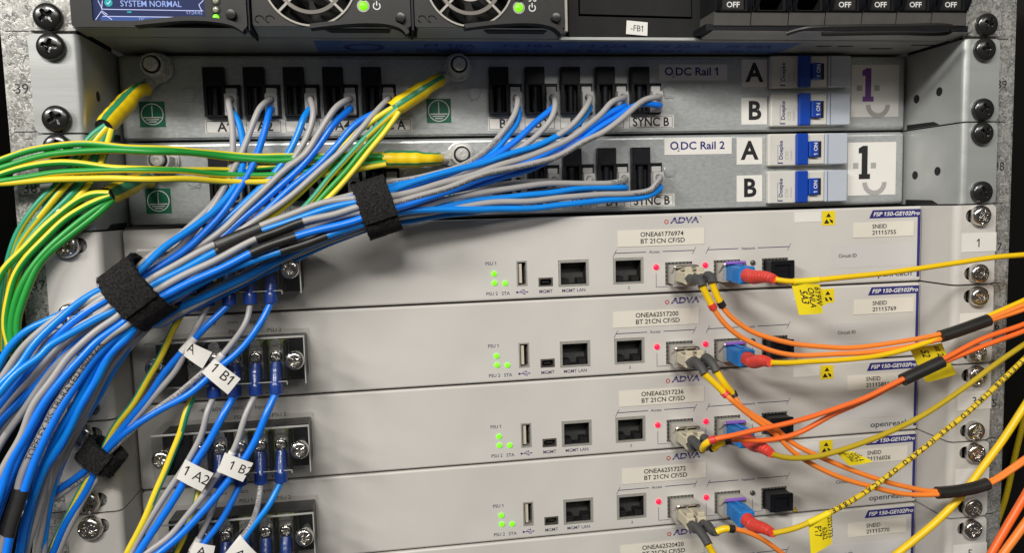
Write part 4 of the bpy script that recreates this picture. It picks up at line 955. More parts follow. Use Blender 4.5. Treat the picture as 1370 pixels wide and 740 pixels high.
loom('B3b','lblue', LB('blue','B3',R1), H(2,'b')+zs([(778,162),(749,180),(720,194),(706,199),(662,213),(608,228),(577,236),(526,254)], 28,-3)+zs([(505,262),(481,269.6),(431,281),(385,297),(351,308),(320,322),(293,335),(245,360),(197,386)], -8,-20)+zs([(180,399)],-22), 'd6', r=1.75,
     sleeves=(((349,308),(291,336)),))
loom('B4g','grey', LB('grey','B4',R1), H(3,'g')+zs([(819,135),(805,152),(770,180),(720,205),(660,224),(600,243),(527,262)], 28,-5)+zs([(500,262),(479.5,264),(431,272.6),(388,287),(348,302),(320,314),(288,328),(247,348),(193,379)], -8,-20)+zs([(176,398)],-22.5), 'd7', r=1.7,
     sleeves=(((348,302),(289,328)),))
loom('B4b','blue', LB('blue','B4',R1), H(3,'b')+zs([(815,151),(778,177),(760,190),(720,210),(677,228),(660,234),(591,258),(531,278)], 28,-6)+zs([(505,286),(488,291.5),(440,304),(395,317),(360,329),(330,342),(280,366),(210,401)], -9,-21)+zs([(190,413)],-22), 'd8', r=1.9,
     sleeves=(((395,317),(338,339)),))
loom('BSg','grey', LB('grey printed','SYNC B',R1), H(4,'g')+zs([(863,133),(837,154),(807,176),(783,189),(749,208),(705,220),(660,230),(591,253),(529,271)], 28,-6)+zs([(505,274),(482.5,276),(446,286),(405,297),(370,310),(344,319),(330,326),(270,357),(202,393)], -9,-21)+zs([(184,406)],-22.5), 'd9', r=1.7,
     sleeves=(((405,297),(345,319)), ((29,654),(7,712))), prints=((TRI*3,(795,182),1.5,False,'ink',-.5), ('TOPFLEX MS TRI-RATED H07V2-K', (38,612), 2.7, True, 'ink', 0.0)))
loom('BSb','blue', LB('blue','SYNC B',R1), H(4,'b')+zs([(859,138),(844,143),(822,158),(800,173),(765,196),(710,226),(640,246),(545,270)], 30,4)+zs([(508,278),(484,284),(440,298),(390,318),(335,342),(275,376),(222,410)], 1,-10)+zs([(200,424)],-13), 'd12', r=1.75)
# ---- lower panel, right group
H = lambda i, c: plug_out(38, B_X, i, c)
loom('C2g','grey', LB('grey','B2',R2), H(1,'g')+zs([(695,243),(669,247.7),(654.6,252),(610,264),(545,278)], 28,8)+zs([(508,288),(484,296),(440,312),(385,336),(330,364),(268,398),(226,420)], 6,-6)+zs([(206,432)],-9), 'dk1', r=1.6)
loom('C4g','grey', LB('grey printed','B4',R2), H(3,'g')+zs([(815,246),(800,246),(764,244.5),(713,248),(669,254),(640,258),(600,267),(565,277),(535,283)], 29,-1)+zs([(508,281),(485,282.8),(431,297),(392,309),(350,328),(318,346),(270,374),(224,408)], -8,-14)+zs([(200,426)],-17), 'd19', r=1.7,
     sleeves=(((392,309),(335,336)),), prints=((TRI*2,(815,246),1.6,True,'ink',.2),))
loom('C4b','lblue', LB('blue','B4',R2), H(3,'b')+zs([(832,251),(786,252),(742,256.5),(684,264),(640,268),(590,276),(540,284)], 31,1)+zs([(508,292),(486,300),(440,318),(385,342),(330,370),(272,398),(226,420)], 0,-9)+zs([(206,434)],-12), 'd12', r=1.75)
loom('CSg','grey', LB('pale grey printed','SYNC B',R2), H(4,'g')+zs([(877,246),(872,254),(845,258),(800,261),(757,264),(698,269.6),(640,273),(590,281),(540,290)], 29,2)+zs([(508,297),(486,304),(440,322),(385,345),(330,372),(274,402),(230,424)], 2,-8)+zs([(210,436)],-9), 'dk2', r=1.7,
     prints=((TRI*2,(845,258),1.6,True,'ink',-.5),))
loom('CSb','lblue', LB('light blue','SYNC B',R2), H(4,'b')+zs([(868,262),(845,265),(794,270),(743,275),(691,280),(640,280),(565,281),(532,286)], 29,-2)+zs([(508,292),(491,297),(460,307),(437,316),(405,328),(376,337),(330,351),(270,378),(216,407)], -7,-18)+zs([(196,424)],-19), 'd11', r=1.75,
     sleeves=(((437,316),(378,336)),))
loom('C3b','lblue', LB('blue','B3',R2), H(2,'b')+zs([(775,256),(742,262),(690,272),(640,282),(590,289),(540,296)], 31,8)+zs([(508,302),(488,308),(440,326),(385,350),(330,378),(280,402),(232,424)], 7,-3)+zs([(212,438)],-6), 'dk2', r=1.75)
loom('C3g','grey', LB('grey','B3',R2), H(2,'g')+zs([(780,249),(742,254),(690,262),(640,268),(600,276),(545,288)], 31,9)+zs([(508,296),(486,304),(440,320),(385,344),(330,374),(280,398),(228,422)], 9,-2)+zs([(208,434)],-5), 'dk1', r=1.65)

# double black sleeves where pairs of loom wires are joined side by side
def pair_sleeve(k1, k2, a, b, label):
    P1, r1 = WP[k1]; P2, r2 = WP[k2]
    i, j = sorted((near(P1,*a), near(P1,*b))); pts = []
    mb = MB(); n = 18; V = []
    for i_ in range(i, j+1):
        p = P1[i_]; q = min(P2, key=lambda t: (t-p).length); pts.append((p, q))
    N = len(pts)
    for k, (p, q) in enumerate(pts):
        c = (p+q)/2; T = (pts[min(k+1,N-1)][0]-pts[max(k-1,0)][0]).normalized(); A = (q-p); h = A.length/2; A = A - T*A.dot(T); A.normalize(); B = T.cross(A)
        for s_ in range(n):
            t = 2*math.pi*s_/n; V.append(c + A*math.cos(t)*(h+r1+.5) + B*math.sin(t)*(r1+.75))
    F = []
    for k in range(N-1):
        for s_ in range(n): F.append((k*n+s_, k*n+(s_+1)%n, (k+1)*n+(s_+1)%n, (k+1)*n+s_))
    F.append(tuple(range(n))[::-1]); F.append(tuple((N-1)*n+s_ for s_ in range(n)))
    mb.add(V, F); o = pts[0][0]; tag(mb.build('heat_shrink_sleeve', M['shrink_b'], None, o), label, 'sleeve', 'black sleeves on the loom')
pair_sleeve('B4g','B3b',(347,302),(290,327),'black sleeve over a grey and blue pair, uppermost in the loom')
pair_sleeve('C4g','B4b',(392,309),(338,334),'thick black sleeve over a grey and blue pair, middle of the loom')
pair_sleeve('BSg','d10x' if 0 else 'B2b',(29,654),(7,716),'long black sleeve at the lower left end of the loom') if (lambda a, b: (a[near(a,20,680)]-b[near(b,24,680)]).length < 14)(WP['BSg'][0], WP['B2b'][0]) else None

# ---- straps
def strap(label, c, Y, tdir, half_n, half_b, width, seed, flap=.3, fuzz=420):
    rnd = random.Random(seed)
    C = at(c[0], c[1], Y); T = (at(c[0]+tdir[0], c[1]+tdir[1], Y) - at(c[0]-tdir[0], c[1]-tdir[1], Y)).normalized()
    Bv = Vector((0,-1,0)); Bv = (Bv - T*Bv.dot(T)).normalized(); Nv = T.cross(Bv).normalized()
    root = thing('cable_strap', C, label, 'cable strap', 'hook-and-loop straps')
    def ringpt(t, off):
        cs, sn = math.cos(t), math.sin(t); e = .8
        return C + Nv*math.copysign(abs(cs)**e, cs)*(half_n+off) + Bv*math.copysign(abs(sn)**e, sn)*(half_b+off)
    def band(t0, t1, off, th, w0, w1, name, n=64):
        mb = MB(); m = 9; V = []
        for k in range(n+1):
            t = t0+(t1-t0)*k/n
            for sd in (0, 1):
                for j in range(m+1):
                    w = (j/m-.5); ww = width*w + (w0 if w < 0 else w1)*0
                    o = off + th*sd + rnd.uniform(-.22,.22)*sd
                    edge = rnd.uniform(-.45,.45) if j in (0, m) else 0
                    V.append(ringpt(t, o) + T*(ww+edge))
        F = []; R = 2*(m+1)
        for k in range(n):
            for j in range(m):
                a = k*R+j; F.append((a,a+1,a+R+1,a+R)); a += m+1; F.append((a,a+R,a+R+1,a+1))
            for j in (0, m): F.append((k*R+j, (k+1)*R+j, (k+1)*R+m+1+j, k*R+m+1+j))
        for k in (0, n): F.append(tuple([k*R+j for j in range(m+1)]+[k*R+m+1+j for j in range(m,-1,-1)]))
        mb.add(V, F); return mb.build(name, M['velcro'], root, C, smooth=60)
    band(0, 2*math.pi, 0, 1.3, 0, 0, 'band'); band(-.3, flap*2*math.pi, 1.35, 1.2, 0, 0, 'overlap', 30)
    mb = MB()
    for _ in range(fuzz*4):
        t = rnd.uniform(0, 2*math.pi); w = rnd.uniform(-.5,.5)*width
        if rnd.random() < .35: w = math.copysign(width*.5, w)
        base = ringpt(t, 1.3 if not (0 < t < flap*2*math.pi) else 2.6) + T*w
        nrm = (ringpt(t, 5)-ringpt(t, 0)).normalized()
        d = (nrm + Vector((rnd.uniform(-1,1),rnd.uniform(-1,1),rnd.uniform(-1,1)))*1.0 + T*(math.copysign(.6, w) if abs(w) > width*.45 else 0)).normalized()*rnd.uniform(.35,.95)
        s_ = d.orthogonal().normalized()*.07
        mb.add([base-s_, base+s_, base+d*.6+s_*.6+nrm*.1, base+d], [(0,1,2),(0,2,3)])
    o = mb.build('loop_pile', M['velcro'], root, C, smooth=0); o['kind'] = 'stuff'
strap('black fabric strap round the loom beside the lower zinc panel, right of the others', (505,279), 1.0, (-.95,.32), 12.2, 10.5, 16.0, 1)
strap('large black fabric strap round the loom over the left ear of the topmost grey unit', (189,392), -13.5, (-.80,.60), 13.6, 12.0, 17.0, 2)
strap('small frayed black strap round the power wires at the lower left', (138,611), -9.5, (-.62,.78), 7.4, 5.6, 10.5, 3, fuzz=420)

# ---- earth wires with their ring lugs
def ring_lug(label, x, u, dz, dirpx, s0, s1, ysh, wpx, stripe):
    zc = ztop(u)-7.6+dz; C = Vector((x, PY-2.6, zc))
    root = thing('ring_lug', C, label, 'ring lug', 'ring lugs on the earth studs')
    A = at(*s0, ysh[0]); B = at(*s1, ysh[1]); d = (A-C)
    mb = MB(); mb.plate(ngon(x,zc,7.0,28), [ngon(x,zc,3.2,20)], PY-3.4, PY-2.5)
    dn = Vector((d.x,0,d.z)).normalized(); n = Vector((-dn.z,0,dn.x))
    p0 = C+dn*5.8; p1 = C+dn*9.5; mb.add([p0+n*4.5,p0-n*4.5,p1-n*3.2,p1+n*3.2]+[q+Vector((0,1,0)) for q in (p0+n*4.5,p0-n*4.5,p1-n*3.2,p1+n*3.2)], [(0,1,2,3),(4,7,6,5),(1,5,6,2),(3,2,6,7),(0,3,7,4)])
    mb.tube(spline([C+dn*8.5+Vector((0,.2,0)), C+dn*12+Vector((0,-2,0)), A+(B-A).normalized()*3], 1), 3.2, 16); mb.build('barrel', M['bolt'], root, C)
    mb = MB(); Q = spline([C+dn*12.5+Vector((0,-2.2,0)), A, A.lerp(B,.5), B], 1.2)
    off = stripe; mb.tube(Q, lambda s_, L: 3.6 + 1.0*min(max((s_/L-.3)/.15,0),1) - .55*min(max((s_/L-.86)/.14,0),1) + .12*math.sin(s_*.9), 20, matf=lambda k, s_: 1 if any(abs((k-c_+.5) % 1.0-.5) < w_ for c_, w_ in off) else 0)
    mb.m[-1] = 2; mb.m[-2] = 2; mb.build('heat_shrink_sleeve', [M['shrink_y'], M['shrink_g'], M['void']], root, C)
    return A, B
ring_lug('ring lug with yellow sleeve on the left stud of the upper zinc panel', -200.5, 39, 0, None, (183,122), (139,170), (33,1), 9, ((.03,.04),(.5,.05)))
ring_lug('ring lug with yellow sleeve on the right stud of the upper zinc panel', -47.3, 39, 0, None, (583,109), (524,147), (36,28), 9, ((.97,.04),(.5,.05)))
ring_lug('ring lug with yellow sleeve on the right stud of the lower zinc panel', -47.3, 38, -2.8, None, (578,213), (510,213), (36,31), 9, ((.13,.04),(.84,.035)))
ring_lug('ring lug with yellow sleeve on the left stud of the lower zinc panel', -200.5, 38, -2.8, None, (190,240), (142,263), (30,0), 9, ((.16,.05),(.80,.06)))
GE = 'green and yellow earth wires'
def fwd(lst, px0, px1, Y1, Y2):
    """bring a run forward, clear of the panel's ear, between px0 and px1"""
    out = []
    for (x, y, Y) in lst:
        t = min(max((px0-x)/(px0-px1), 0), 1); t = t*t*(3-2*t); out.append((x, y, Y*(1-t)+Y1*t if x > px1 else Y1+(Y2-Y1)*min((px1-x)/120, 1)))
    return out
def earth(key, lab, lst, col='gy', r=1.55, tw=None): wire(key, col, lab, lst, r=r, group=GE, twist=tw)
pos = ('first','second','third','fourth','fifth')
# right stud, lower panel: five wires running left across the panels
E3 = [zs([(516,207),(470,206),(420,209),(360,209),(300,206),(230,200),(165,196),(124,193),(88,194),(44,200),(0,214),(-40,232)], 30,-4),
      zs([(516,210),(470,210),(420,213),(360,214),(306,211),(255,205),(200,202),(131,202),(88,204),(44,211),(0,225),(-40,243)], 29,-5),
      zs([(516,214),(470,216),(420,220),(360,224),(300,227),(240,228),(190,226),(146,223),(117,220),(73,218),(36,222),(0,233),(-40,252)], 31,-2),
      zs([(516,217),(470,222),(420,228),(350,235),(300,233),(257,230),(200,227.5),(131,227.5),(88,230),(44,237),(0,242),(-40,252)], 28,-6),
      zs([(516,220),(470,228),(420,236),(350,243),(300,242.5),(270,241),(200,239),(146,239),(58,241),(0,245),(-40,250)], 27,-7)]
for i, (l, tw) in enumerate(zip(E3, ((.38,.95,0),(.16,.32,0),(.4,.06,0),(.16,.30,0),(.46,.2,0)))):
    earth('E3%d'%i, '%s green-yellow wire from the top of the five running left across the panels' % pos[i], fwd(l, 330, 176, -5.5-.6*i, -8), tw=tw)
# left stud, lower panel: wires bending down the left post
E4 = [zs([(146,259),(128,258),(102,268),(73,292),(36,328),(7,358),(-4,380),(-10,420),(-12,470)], 22,-4),
      zs([(148,262),(121,272),(92,290),(66,314),(38,342),(18,374),(8,410),(7,440),(16,470),(30,500)], 23,-6),
      zs([(150,265),(121,286),(92,309),(66,331),(44,356),(28,384),(18,415),(15,442),(20,466),(34,496)], 24,-5),
      zs([(151,267),(124,292),(98,312),(72,333),(52,355),(37,382),(27,412),(23,440),(26,462),(38,490)], 25,-4)]
for i, (l, tw) in enumerate(zip(E4, ((.4,.0,.0),(.3,.05,.0),(.16,.4,0),(.13,.36,0)))):
    earth('E4%d'%i, 'bright green-yellow wire curving down the left post, %s of four' % (('outermost','second','third','innermost')[i]), fwd(l, 165, 152, -2.6-1.3*(i<2), -8), r=1.65, tw=tw)
# left stud, upper panel: teal looking wires behind them
E1 = [zs([(142,168),(124,180),(112,196),(96,222),(74,250),(50,274),(26,307),(12,343),(6,375),(2,420),(0,470)], 23,4),
      zs([(144,170),(130,186),(118,206),(104,232),(80,258),(60,280),(38,308),(20,340),(12,375),(8,420),(8,470)], 22,3),
      zs([(147,171),(137,188),(128,208),(116,234),(96,262),(72,284),(46,312),(26,345),(16,380),(12,425),(12,470)], 21,2),
      zs([(150,172),(145,190),(138,212),(124,240),(104,266),(80,290),(54,316),(32,348),(22,382),(18,425),(18,470)], 22,4)]
for i, (l, tw) in enumerate(zip(E1, ((.2,.3,0),(.3,.25,.001),(.22,.6,0),(.5,.2,0)))):
    earth('E1%d'%i, 'teal and yellow wire from the upper left stud, %s of four' % (('leftmost','second','third','rightmost')[i]), fwd(l, 158, 151, -.8-.7*(i%2), -3.0), col='ty', r=1.6, tw=tw)
# right stud, upper panel: run behind the loom
E2 = [zs([(530,141),(500,160),(470,185),(440,220),(405,255),(370,285),(330,312),(280,345),(235,378)], 26,6),
      zs([(532,145),(505,168),(478,195),(450,228),(420,262),(392,290),(350,318),(300,346),(250,380)], 25,7),
      zs([(528,148),(510,172),(488,198),(464,228),(436,258),(408,284),(370,312),(320,340),(265,380)], 26,8),
      zs([(534,150),(512,180),(496,200),(476,226),(450,254),(424,278),(384,308),(334,338),(280,380)], 24,7)]
for i, (l, tw) in enumerate(zip(E2, ((.5,.3,0),(.25,.3,.001),(.3,.55,0),(.5,.2,0)))):
    earth('E2%d'%i, 'green-yellow wire hanging from the upper right stud, %s of four' % (('leftmost','second','third','rightmost')[i]), l, col='ty' if i % 2 else 'gy', r=1.5, tw=tw)

# ---- power wires from the unit terminals
def psu(u, which, lst, colour, lab, prints=(), r=1.7, tw=None):
    k = {'e':0,'g1':1,'b1':2,'g2':3,'b2':4}[which]; x = TX0+k*9.7; zt_ = ztop(u)
    start = (x, 3.0, zt_-36.8, 0)
    T = (x, AY-16.1, zt_-20.2) if which != 'e' else None
    wire('P%d%s' % (u, which), colour, lab, [start]+lst, r=r, group='power wires of the grey units', lug=T, prints=prints, twist=tw)
UN = {37:'topmost', 36:'second', 35:'third', 34:'fourth'}
def PL(c, n, u): return '%s power wire from terminal %s of the %s grey unit' % (c, n, UN[u])
tail = [(131,622),(126,630)]
psu(37,'e', zs([(235,434),(224,456),(210,486),(182,535),(153,574),(138,602),(128,624),(115,648),(95,683),(68,737),(50,775)], 0,-11), 'ty', PL('green-yellow','one',37), tw=(.46,.45,0))
psu(37,'g1', zs([(268,430),(257,449),(246,474),(236,493),(197,543),(172,570),(146,604),(131,638),(117,662),(95,702),(79,738),(62,775)], -1,-11), 'grey', PL('grey','two',37), r=1.5)
psu(37,'b1', zs([(279,434),(262,453),(239,477),(217,502),(197,532),(166,572),(141,603),(124,640),(108,668),(88,702),(72,738),(56,775)], -1,-12), 'blue', PL('blue','three',37))
psu(37,'g2', zs([(330,430),(303,469),(291,482),(270,500),(235,530),(208,549),(178,574),(150,602),(134,618),(117,635),(95,652),(73,668),(52,678),(25,690)], -1,-10), 'grey', PL('grey printed','four',37), r=1.5,
    prints=((TRI*2,(283,490),1.5,False,'ink',0.0),))
psu(37,'b2', zs([(347,436),(316,474),(298,489),(278,506),(252,528),(213,550),(180,570),(162,584),(143,602),(128,618),(111,633),(88,650),(63,665),(40,672),(15,680)], -1.5,-11), 'blue', PL('blue','five',37))
psu(36,'e', zs([(249,550),(240,583),(227,618),(213,650),(200,681),(180,720),(160,765)], -1,-9), 'ty', PL('green-yellow','one',36), tw=(.42,.04,.002))
psu(36,'g1', zs([(277,552),(270,583),(252,616),(229,651),(200,697),(180,733),(160,770)], -1.5,-9), 'grey', PL('grey','two',36), r=1.5)
psu(36,'b1', zs([(298,556),(281,589),(263,618),(245,649),(216,693),(188,736),(170,770)], -2,-11), 'blue', PL('blue','three',36), r=1.85)
psu(36,'g2', zs([(329,556),(316,592),(302,622),(287,643),(265,673),(231,713),(200,738),(170,765)], -1.5,-11), 'grey', PL('grey','four',36), r=1.55)
psu(36,'b2', zs([(357,552),(346,583),(330,610),(302,649),(269,687),(241,718),(214,740),(180,765)], -1.5,-12), 'blue', PL('blue','five',36), r=1.85)
psu(35,'e', zs([(262,672),(255,691),(247,715),(235,742),(225,770)], -1,-4), 'ty', PL('green-yellow','one',35), r=1.4, tw=(.46,.45,0))
psu(35,'g1', zs([(286,679),(276,702),(267,720),(250,750),(240,770)], -1,-5), 'grey', PL('grey','two',35), r=1.4)
psu(35,'b1', zs([(306,681),(285,712),(271,730),(250,762)], -1,-5), 'blue', PL('blue','three',35), r=1.6)
psu(35,'g2', zs([(346,671),(336,703),(322,722),(300,750),(285,770)], -1,-5), 'grey', PL('grey printed','four',35), r=1.45, prints=((TRI,(348,650),1.4,False,'ink',.5),))
psu(35,'b2', zs([(362,673),(342,699),(326,722),(305,752),(290,775)], -1,-5), 'lblue', PL('blue','five',35), r=1.6)
for w_, c_ in (('g1','grey'),('b1','blue'),('g2','grey'),('b2','blue')):
    k = {'g1':1,'b1':2,'g2':3,'b2':4}[w_]; x = TX0+k*9.7; z_ = ztop(34)
    wire('P34'+w_, c_, PL(c_, {'g1':'two','b1':'three','g2':'four','b2':'five'}[w_], 34), [(x,3,z_-36.8,0),(x-.6,2,z_-41,0),(x-6,-2,z_-56,0),(x-18,-6,z_-72,0)], r=1.6, group='power wires of the grey units', lug=(x,AY-16.1,z_-20.2))

# ---- paper tags on the power wires
def slab(q, th, name, material, parent=None, org=None, curl=0.0, nx=10):
    """thin sheet through four corners (top left, top right, bottom right, bottom left), slightly curled"""
    a, b, c, d = [Vector(p) for p in q]; nrm = (b-a).cross(d-a).normalized()
    if nrm.y > 0: nrm = -nrm
    mb = MB(); V = []
    for sd in (0,1):
        for i in range(nx+1):
            u = i/nx
            for j in range(3):
                v = j/2; p = a.lerp(b,u).lerp(d.lerp(c,u), v) + nrm*(curl*math.sin(math.pi*u)*(1-.3*v) + curl*.5*u*u); V.append(p - nrm*th*sd)
    F = []; n = 3; S = (nx+1)*3
    for i in range(nx):
        for j in range(2):
            k = i*n+j; F.append((k,k+n,k+n+1,k+1)); F.append((S+k,S+k+1,S+k+n+1,S+k+n))
        for j in (0,2): k = i*n+j; F.append((k,S+k,S+k+n,k+n))
    for i in (0,nx):
        for j in range(2): k = i*n+j; F.append((k,k+1,S+k+1,S+k))
    mb.add(V, F); ob = mb.build(name, material, parent, org if org is not None else a, smooth=50)
    def place(u, v): # point on the sheet
        return a.lerp(b,u).lerp(d.lerp(c,u), v) + nrm*(curl*math.sin(math.pi*u)*(1-.3*v) + curl*.5*u*u + .08)
    return ob, place, (b-a).length, (d-a).length
def on_sheet(place, W_, H_, txt, u, v, h, m, parent, org, turn=0, **kw):
    """turn 0: along the top edge; 1: a quarter turn clockwise"""
    V, F = layout(txt, h, **kw); mb = MB()
    if turn == 0: P = [place(u+p[0]/W_, v-p[1]/H_) for p in V]
    else: P = [place(u+p[1]/W_, v+p[0]/H_) for p in V]
    mb.add(P, F); return mb.build('lettering', m, parent, org, smooth=0)
def wire_tag(label, px, Y, txt, u, v, h, wrap=None, curl=.6):
    q = [at(p[0], p[1], Y[i] if isinstance(Y, tuple) else Y) for i, p in enumerate(px)]; o = q[0]
    root = thing('wire_tag', o, label, 'tag', 'paper tags on the power wires')
    ob, pl, W_, H_ = slab(q, .3, 'flag', M['label'], root, o, curl)
    on_sheet(pl, W_, H_, txt, u, v, h, M['ink'], ob, o)
    if wrap:
        key, a, b = wrap; P, r = WP[key]; i, j = sorted((near(P,*a), near(P,*b))); mb = MB(); mb.tube(P[i:j+1], r+.35, 14); mb.build('wrap', M['label'], root, o)
wire_tag('white paper tag lettered A folded round the upper power wires', [(251,456),(284,471.4),(271,493.3),(246,476)], -7.0, 'A', .06, .62, 4.2, wrap=('P37b1',(262,453),(246,470)))
wire_tag('white paper tag lettered 1 B1', [(287,480),(322,507),(305,528),(270,498.6)], -8.0, '1 B1', .10, .62, 4.6, wrap=('P37g2',(300,474),(284,488)))
wire_tag('white paper tag lettered 1 A2', [(248,615),(286,633.6),(270,658),(235.8,640.7)], -11.5, '1 A2', .10, .66, 4.6)
wire_tag('white paper tag lettered 1 B2', [(300.7,606),(339,620),(325,645),(291,631)], -11.0, '1 B2', .30, .66, 4.2, wrap=('P36g2',(310,606),(296,630)))
wire_tag('white paper tag cut off by the lower edge, left of the two', [(260,725),(288,731),(282,760),(250,752)], -8.0, 'A', .25, .55, 4.2, wrap=('P35g1',(268,718),(258,735)))
wire_tag('white paper tag cut off by the lower edge, right of the two', [(323,719),(345,742),(328,765),(300,742)], -8.0, 'A', .25, .7, 4.2, wrap=('P35g2',(325,718),(308,740)))
# ---------------------------------------------------------------- fibre cords
def fibre(root, o, P, r, m, name='fibre', n=12): mb = MB(); mb.tube(P, r, n); return mb.build(name, m, root, o)
def duplex(u, boot, yellow, cords, label, m, sleeve=None, rings=True, endY=-12):
    z = ztop(u); o = (69.8, 0, z-34); root = thing('duplex_patch_cable', o, label, 'patch cable', 'orange duplex fibre cords')
    for k in range(2):
        x = 66.75+k*6.25
        mb = MB(); mb.box(x-2.3, x+2.3, 4.5, 20, z-37.2, z-31.2, b=.4); mb.box(x-2.45, x+2.45, 2.2, 6.0, z-37.6, z-30.9, b=.5); c = mb.build('plug', M['lc'], root, o)
        mb = MB(); mb.add([(x-1.3,17,z-31.0),(x+1.3,17,z-31.0),(x+1.3,4,z-28.4),(x-1.3,4,z-28.4),(x-1.3,17,z-31.9),(x+1.3,17,z-31.9),(x+1.3,4,z-29.5),(x-1.3,4,z-29.5)],[(0,1,2,3),(4,7,6,5),(0,3,7,4),(1,5,6,2),(2,6,7,3),(0,4,5,1)]); mb.box(x-1.9, x+1.9, 3.2, 5.2, z-31.0, z-28.6, b=.3); mb.build('latch', M['lc'], c, o)
        P = spline([(x,3.5,z-34.3),(x,-3,z-34.6)]+[at(*q) for q in boot[k]], 1.2, 3)
        mb = MB(); mb.tube(P, lambda d, L: 2.55-.35*d/L, 16); mb.build('boot', M['boot'], root, o)
        Y = spline([at(*q) for q in [boot[k][-1]]+yellow[k]], 1.2, 2); fibre(root, o, Y, 1.75, M['fyellow'], 'jacket_end')
        Q = spline([at(*yellow[k][-1])]+[at(*q) for q in cords[k]], 2.0, 3); fibre(root, o, Q, 1.32, m)
        if rings:
            R = Q[:3]; mb = MB(); d = (R[2]-R[0]).normalized(); mb.lathe([(1.6,-1.6),(2.05,-1.4),(2.05,1.6),(1.5,1.8)], R[0], axis=d, seg=16, cap=False); mb.build('marker_ring', M['bootred'] if k == 0 else M['shrink_b'], root, o)
        if k == 0: Q0 = Q
    if sleeve:
        i, j = sorted((near(Q,*sleeve[0]), near(Q,*sleeve[1]))); pts = [(q + min(Q0, key=lambda t: (t-q).length))/2 for q in Q[i:j+1]]
        mb = MB(); mb.tube(spline(pts, 2, 4), 3.25, 18); mb.build('heat_shrink_sleeve', M['shrink_b'], root, o)
duplex(37, [[(930,372,-9),(938,377,-15),(940,384,-17)], [(947,368,-10),(953.5,373,-15),(953,380,-17)]],
       [[(946,396,-17),(953,410,-17)], [(958,393,-17),(965,407,-17)]],
       [zs([(957,417),(969,433),(986,448),(1008,460),(1030,469),(1061,475.5),(1120,474),(1158,472),(1210,465),(1258,454),(1322,430),(1370,414),(1420,394)], -17,-17),
        zs([(969,415),(986,431),(1006,444),(1030,452.5),(1061,460),(1100,464),(1136,465.7),(1201,458),(1258,447),(1322,427),(1370,408),(1420,388)], -17,-17)],
       'orange duplex fibre cord hanging from the topmost grey unit, its sleeve highest', M['forange'], sleeve=((1258,450),(1322,428)))
duplex(36, [[(928,482,-9),(938,491,-15),(943,501,-18)], [(944,478,-9),(954,487,-15),(959,498,-18)]],
       [[(956,513,-19),(970,527,-20)], [(969,513,-19),(981,528,-18)]],
       [zs([(975,532),(986,542),(1010,561),(1035,579),(1060,604),(1089,623),(1126,640),(1162,650.5),(1206,661),(1254,662),(1319,650),(1370,619),(1420,585)], -22,-19),
        zs([(987,540),(1012,558),(1037,573),(1060,593),(1089,608),(1126,624),(1169,640),(1213,652),(1254,658),(1319,647),(1370,614),(1420,580)], -20,-18)],
       'orange duplex fibre cord from the second grey unit, its sleeve lowest', M['forange'], sleeve=((1254,660),(1320,648)))
duplex(35, [[(925,588,-9),(934,596,-16),(940,602,-21)], [(942,586,-9),(949,594,-16),(954,601,-20)]],
       [[(943,595,-25),(953,589,-27)], [(962,594,-22),(972,590,-22)]],
       [zs([(957,587.5),(977,584),(1006,577),(1035,571),(1070,562.7),(1114,548.5),(1157,533),(1201,511),(1260,482),(1311,455),(1370,434),(1420,412)], -28,-24),
        zs([(984,588),(1006,590),(1025,589.5),(1047,586),(1070,579),(1114,555),(1157,536),(1201,513),(1260,486),(1311,465),(1370,443),(1420,421)], -22,-25)],
       'red-orange duplex fibre cord from the third grey unit, short black sleeve', M['fred'], sleeve=((1203,510),(1259,484)))
duplex(34, [[(931,705,-10),(942,719,-17),(948,730,-21)], [(947,703,-10),(954,713,-16),(959,712,-19)]],
       [[(952,738,-21),(958,748,-22)], [(968,708,-20),(978,708,-20)]],
       [zs([(965,760),(980,780)], -22), zs([(987,709),(1006,715),(1025,725),(1041,737),(1060,752),(1080,770)], -20,-16)],
       'orange duplex fibre cord leaving the lower edge from the fourth grey unit', M['forange'])

def simplex(u, bootend, cord, label, r=1.4, prints=(), m='fyellow'):
    z = ztop(u); o = (98, 0, z-34); root = thing('patch_cable', o, label, 'patch cable', 'yellow fibre cords')
    x = 98.0
    mb = MB(); mb.box(x-4.1, x+4.1, 5.0, 22, z-38.0, z-29.8, b=.5); mb.box(x-4.5, x+4.5, 1.0, 12.5, z-38.5, z-29.3, b=.7); c = mb.build('plug', M['scblue'], root, o)
    mb = MB(); mb.box(x-1.1, x+1.1, 6, 16, z-29.2, z-28.7, b=.2); mb.build('key', M['scblue'], c, o)
    for s_ in (-1,1):
        mb = MB()
        for k in range(3): a, b = sorted((x+s_*4.52, x+s_*4.75)); mb.box(a, b, 4+k*2.2, 5+k*2.2, z-36.6, z-31.2)
        mb.build('grip', M['scblue'], c, o)
    B = at(*bootend); P = spline([(x,2.5,z-33.9), (x,-6,z-34.1), Vector((x,-6,z-34.1)).lerp(B,.55)+Vector((0,0,.7)), B], .35, 3)
    def rr(d, L):
        t = d/L; base = 4.0-1.9*t; return base + (.28 if (.25 < t < .93 and (d % 2.6) < 1.5) else 0)
    mb = MB(); mb.tube(P, rr, 18); mb.build('boot', M['bootred'], root, o)
    Q = spline([B]+[at(*q) for q in cord], 2.0, 3); fibre(root, o, Q, r, M[m])
    for (txt, a, h, rev, ang) in prints:
        fr = frames(Q); s0 = fr[near(Q,*a)][3]; print_on_tube(Q, r, txt, s0, h, M['ink'], root, o, rev=rev, ang=ang, width=s0-fr[near(Q,1098,692)][3], fit=True, bold=.035)
    WP['F%d' % u] = (Q, r)
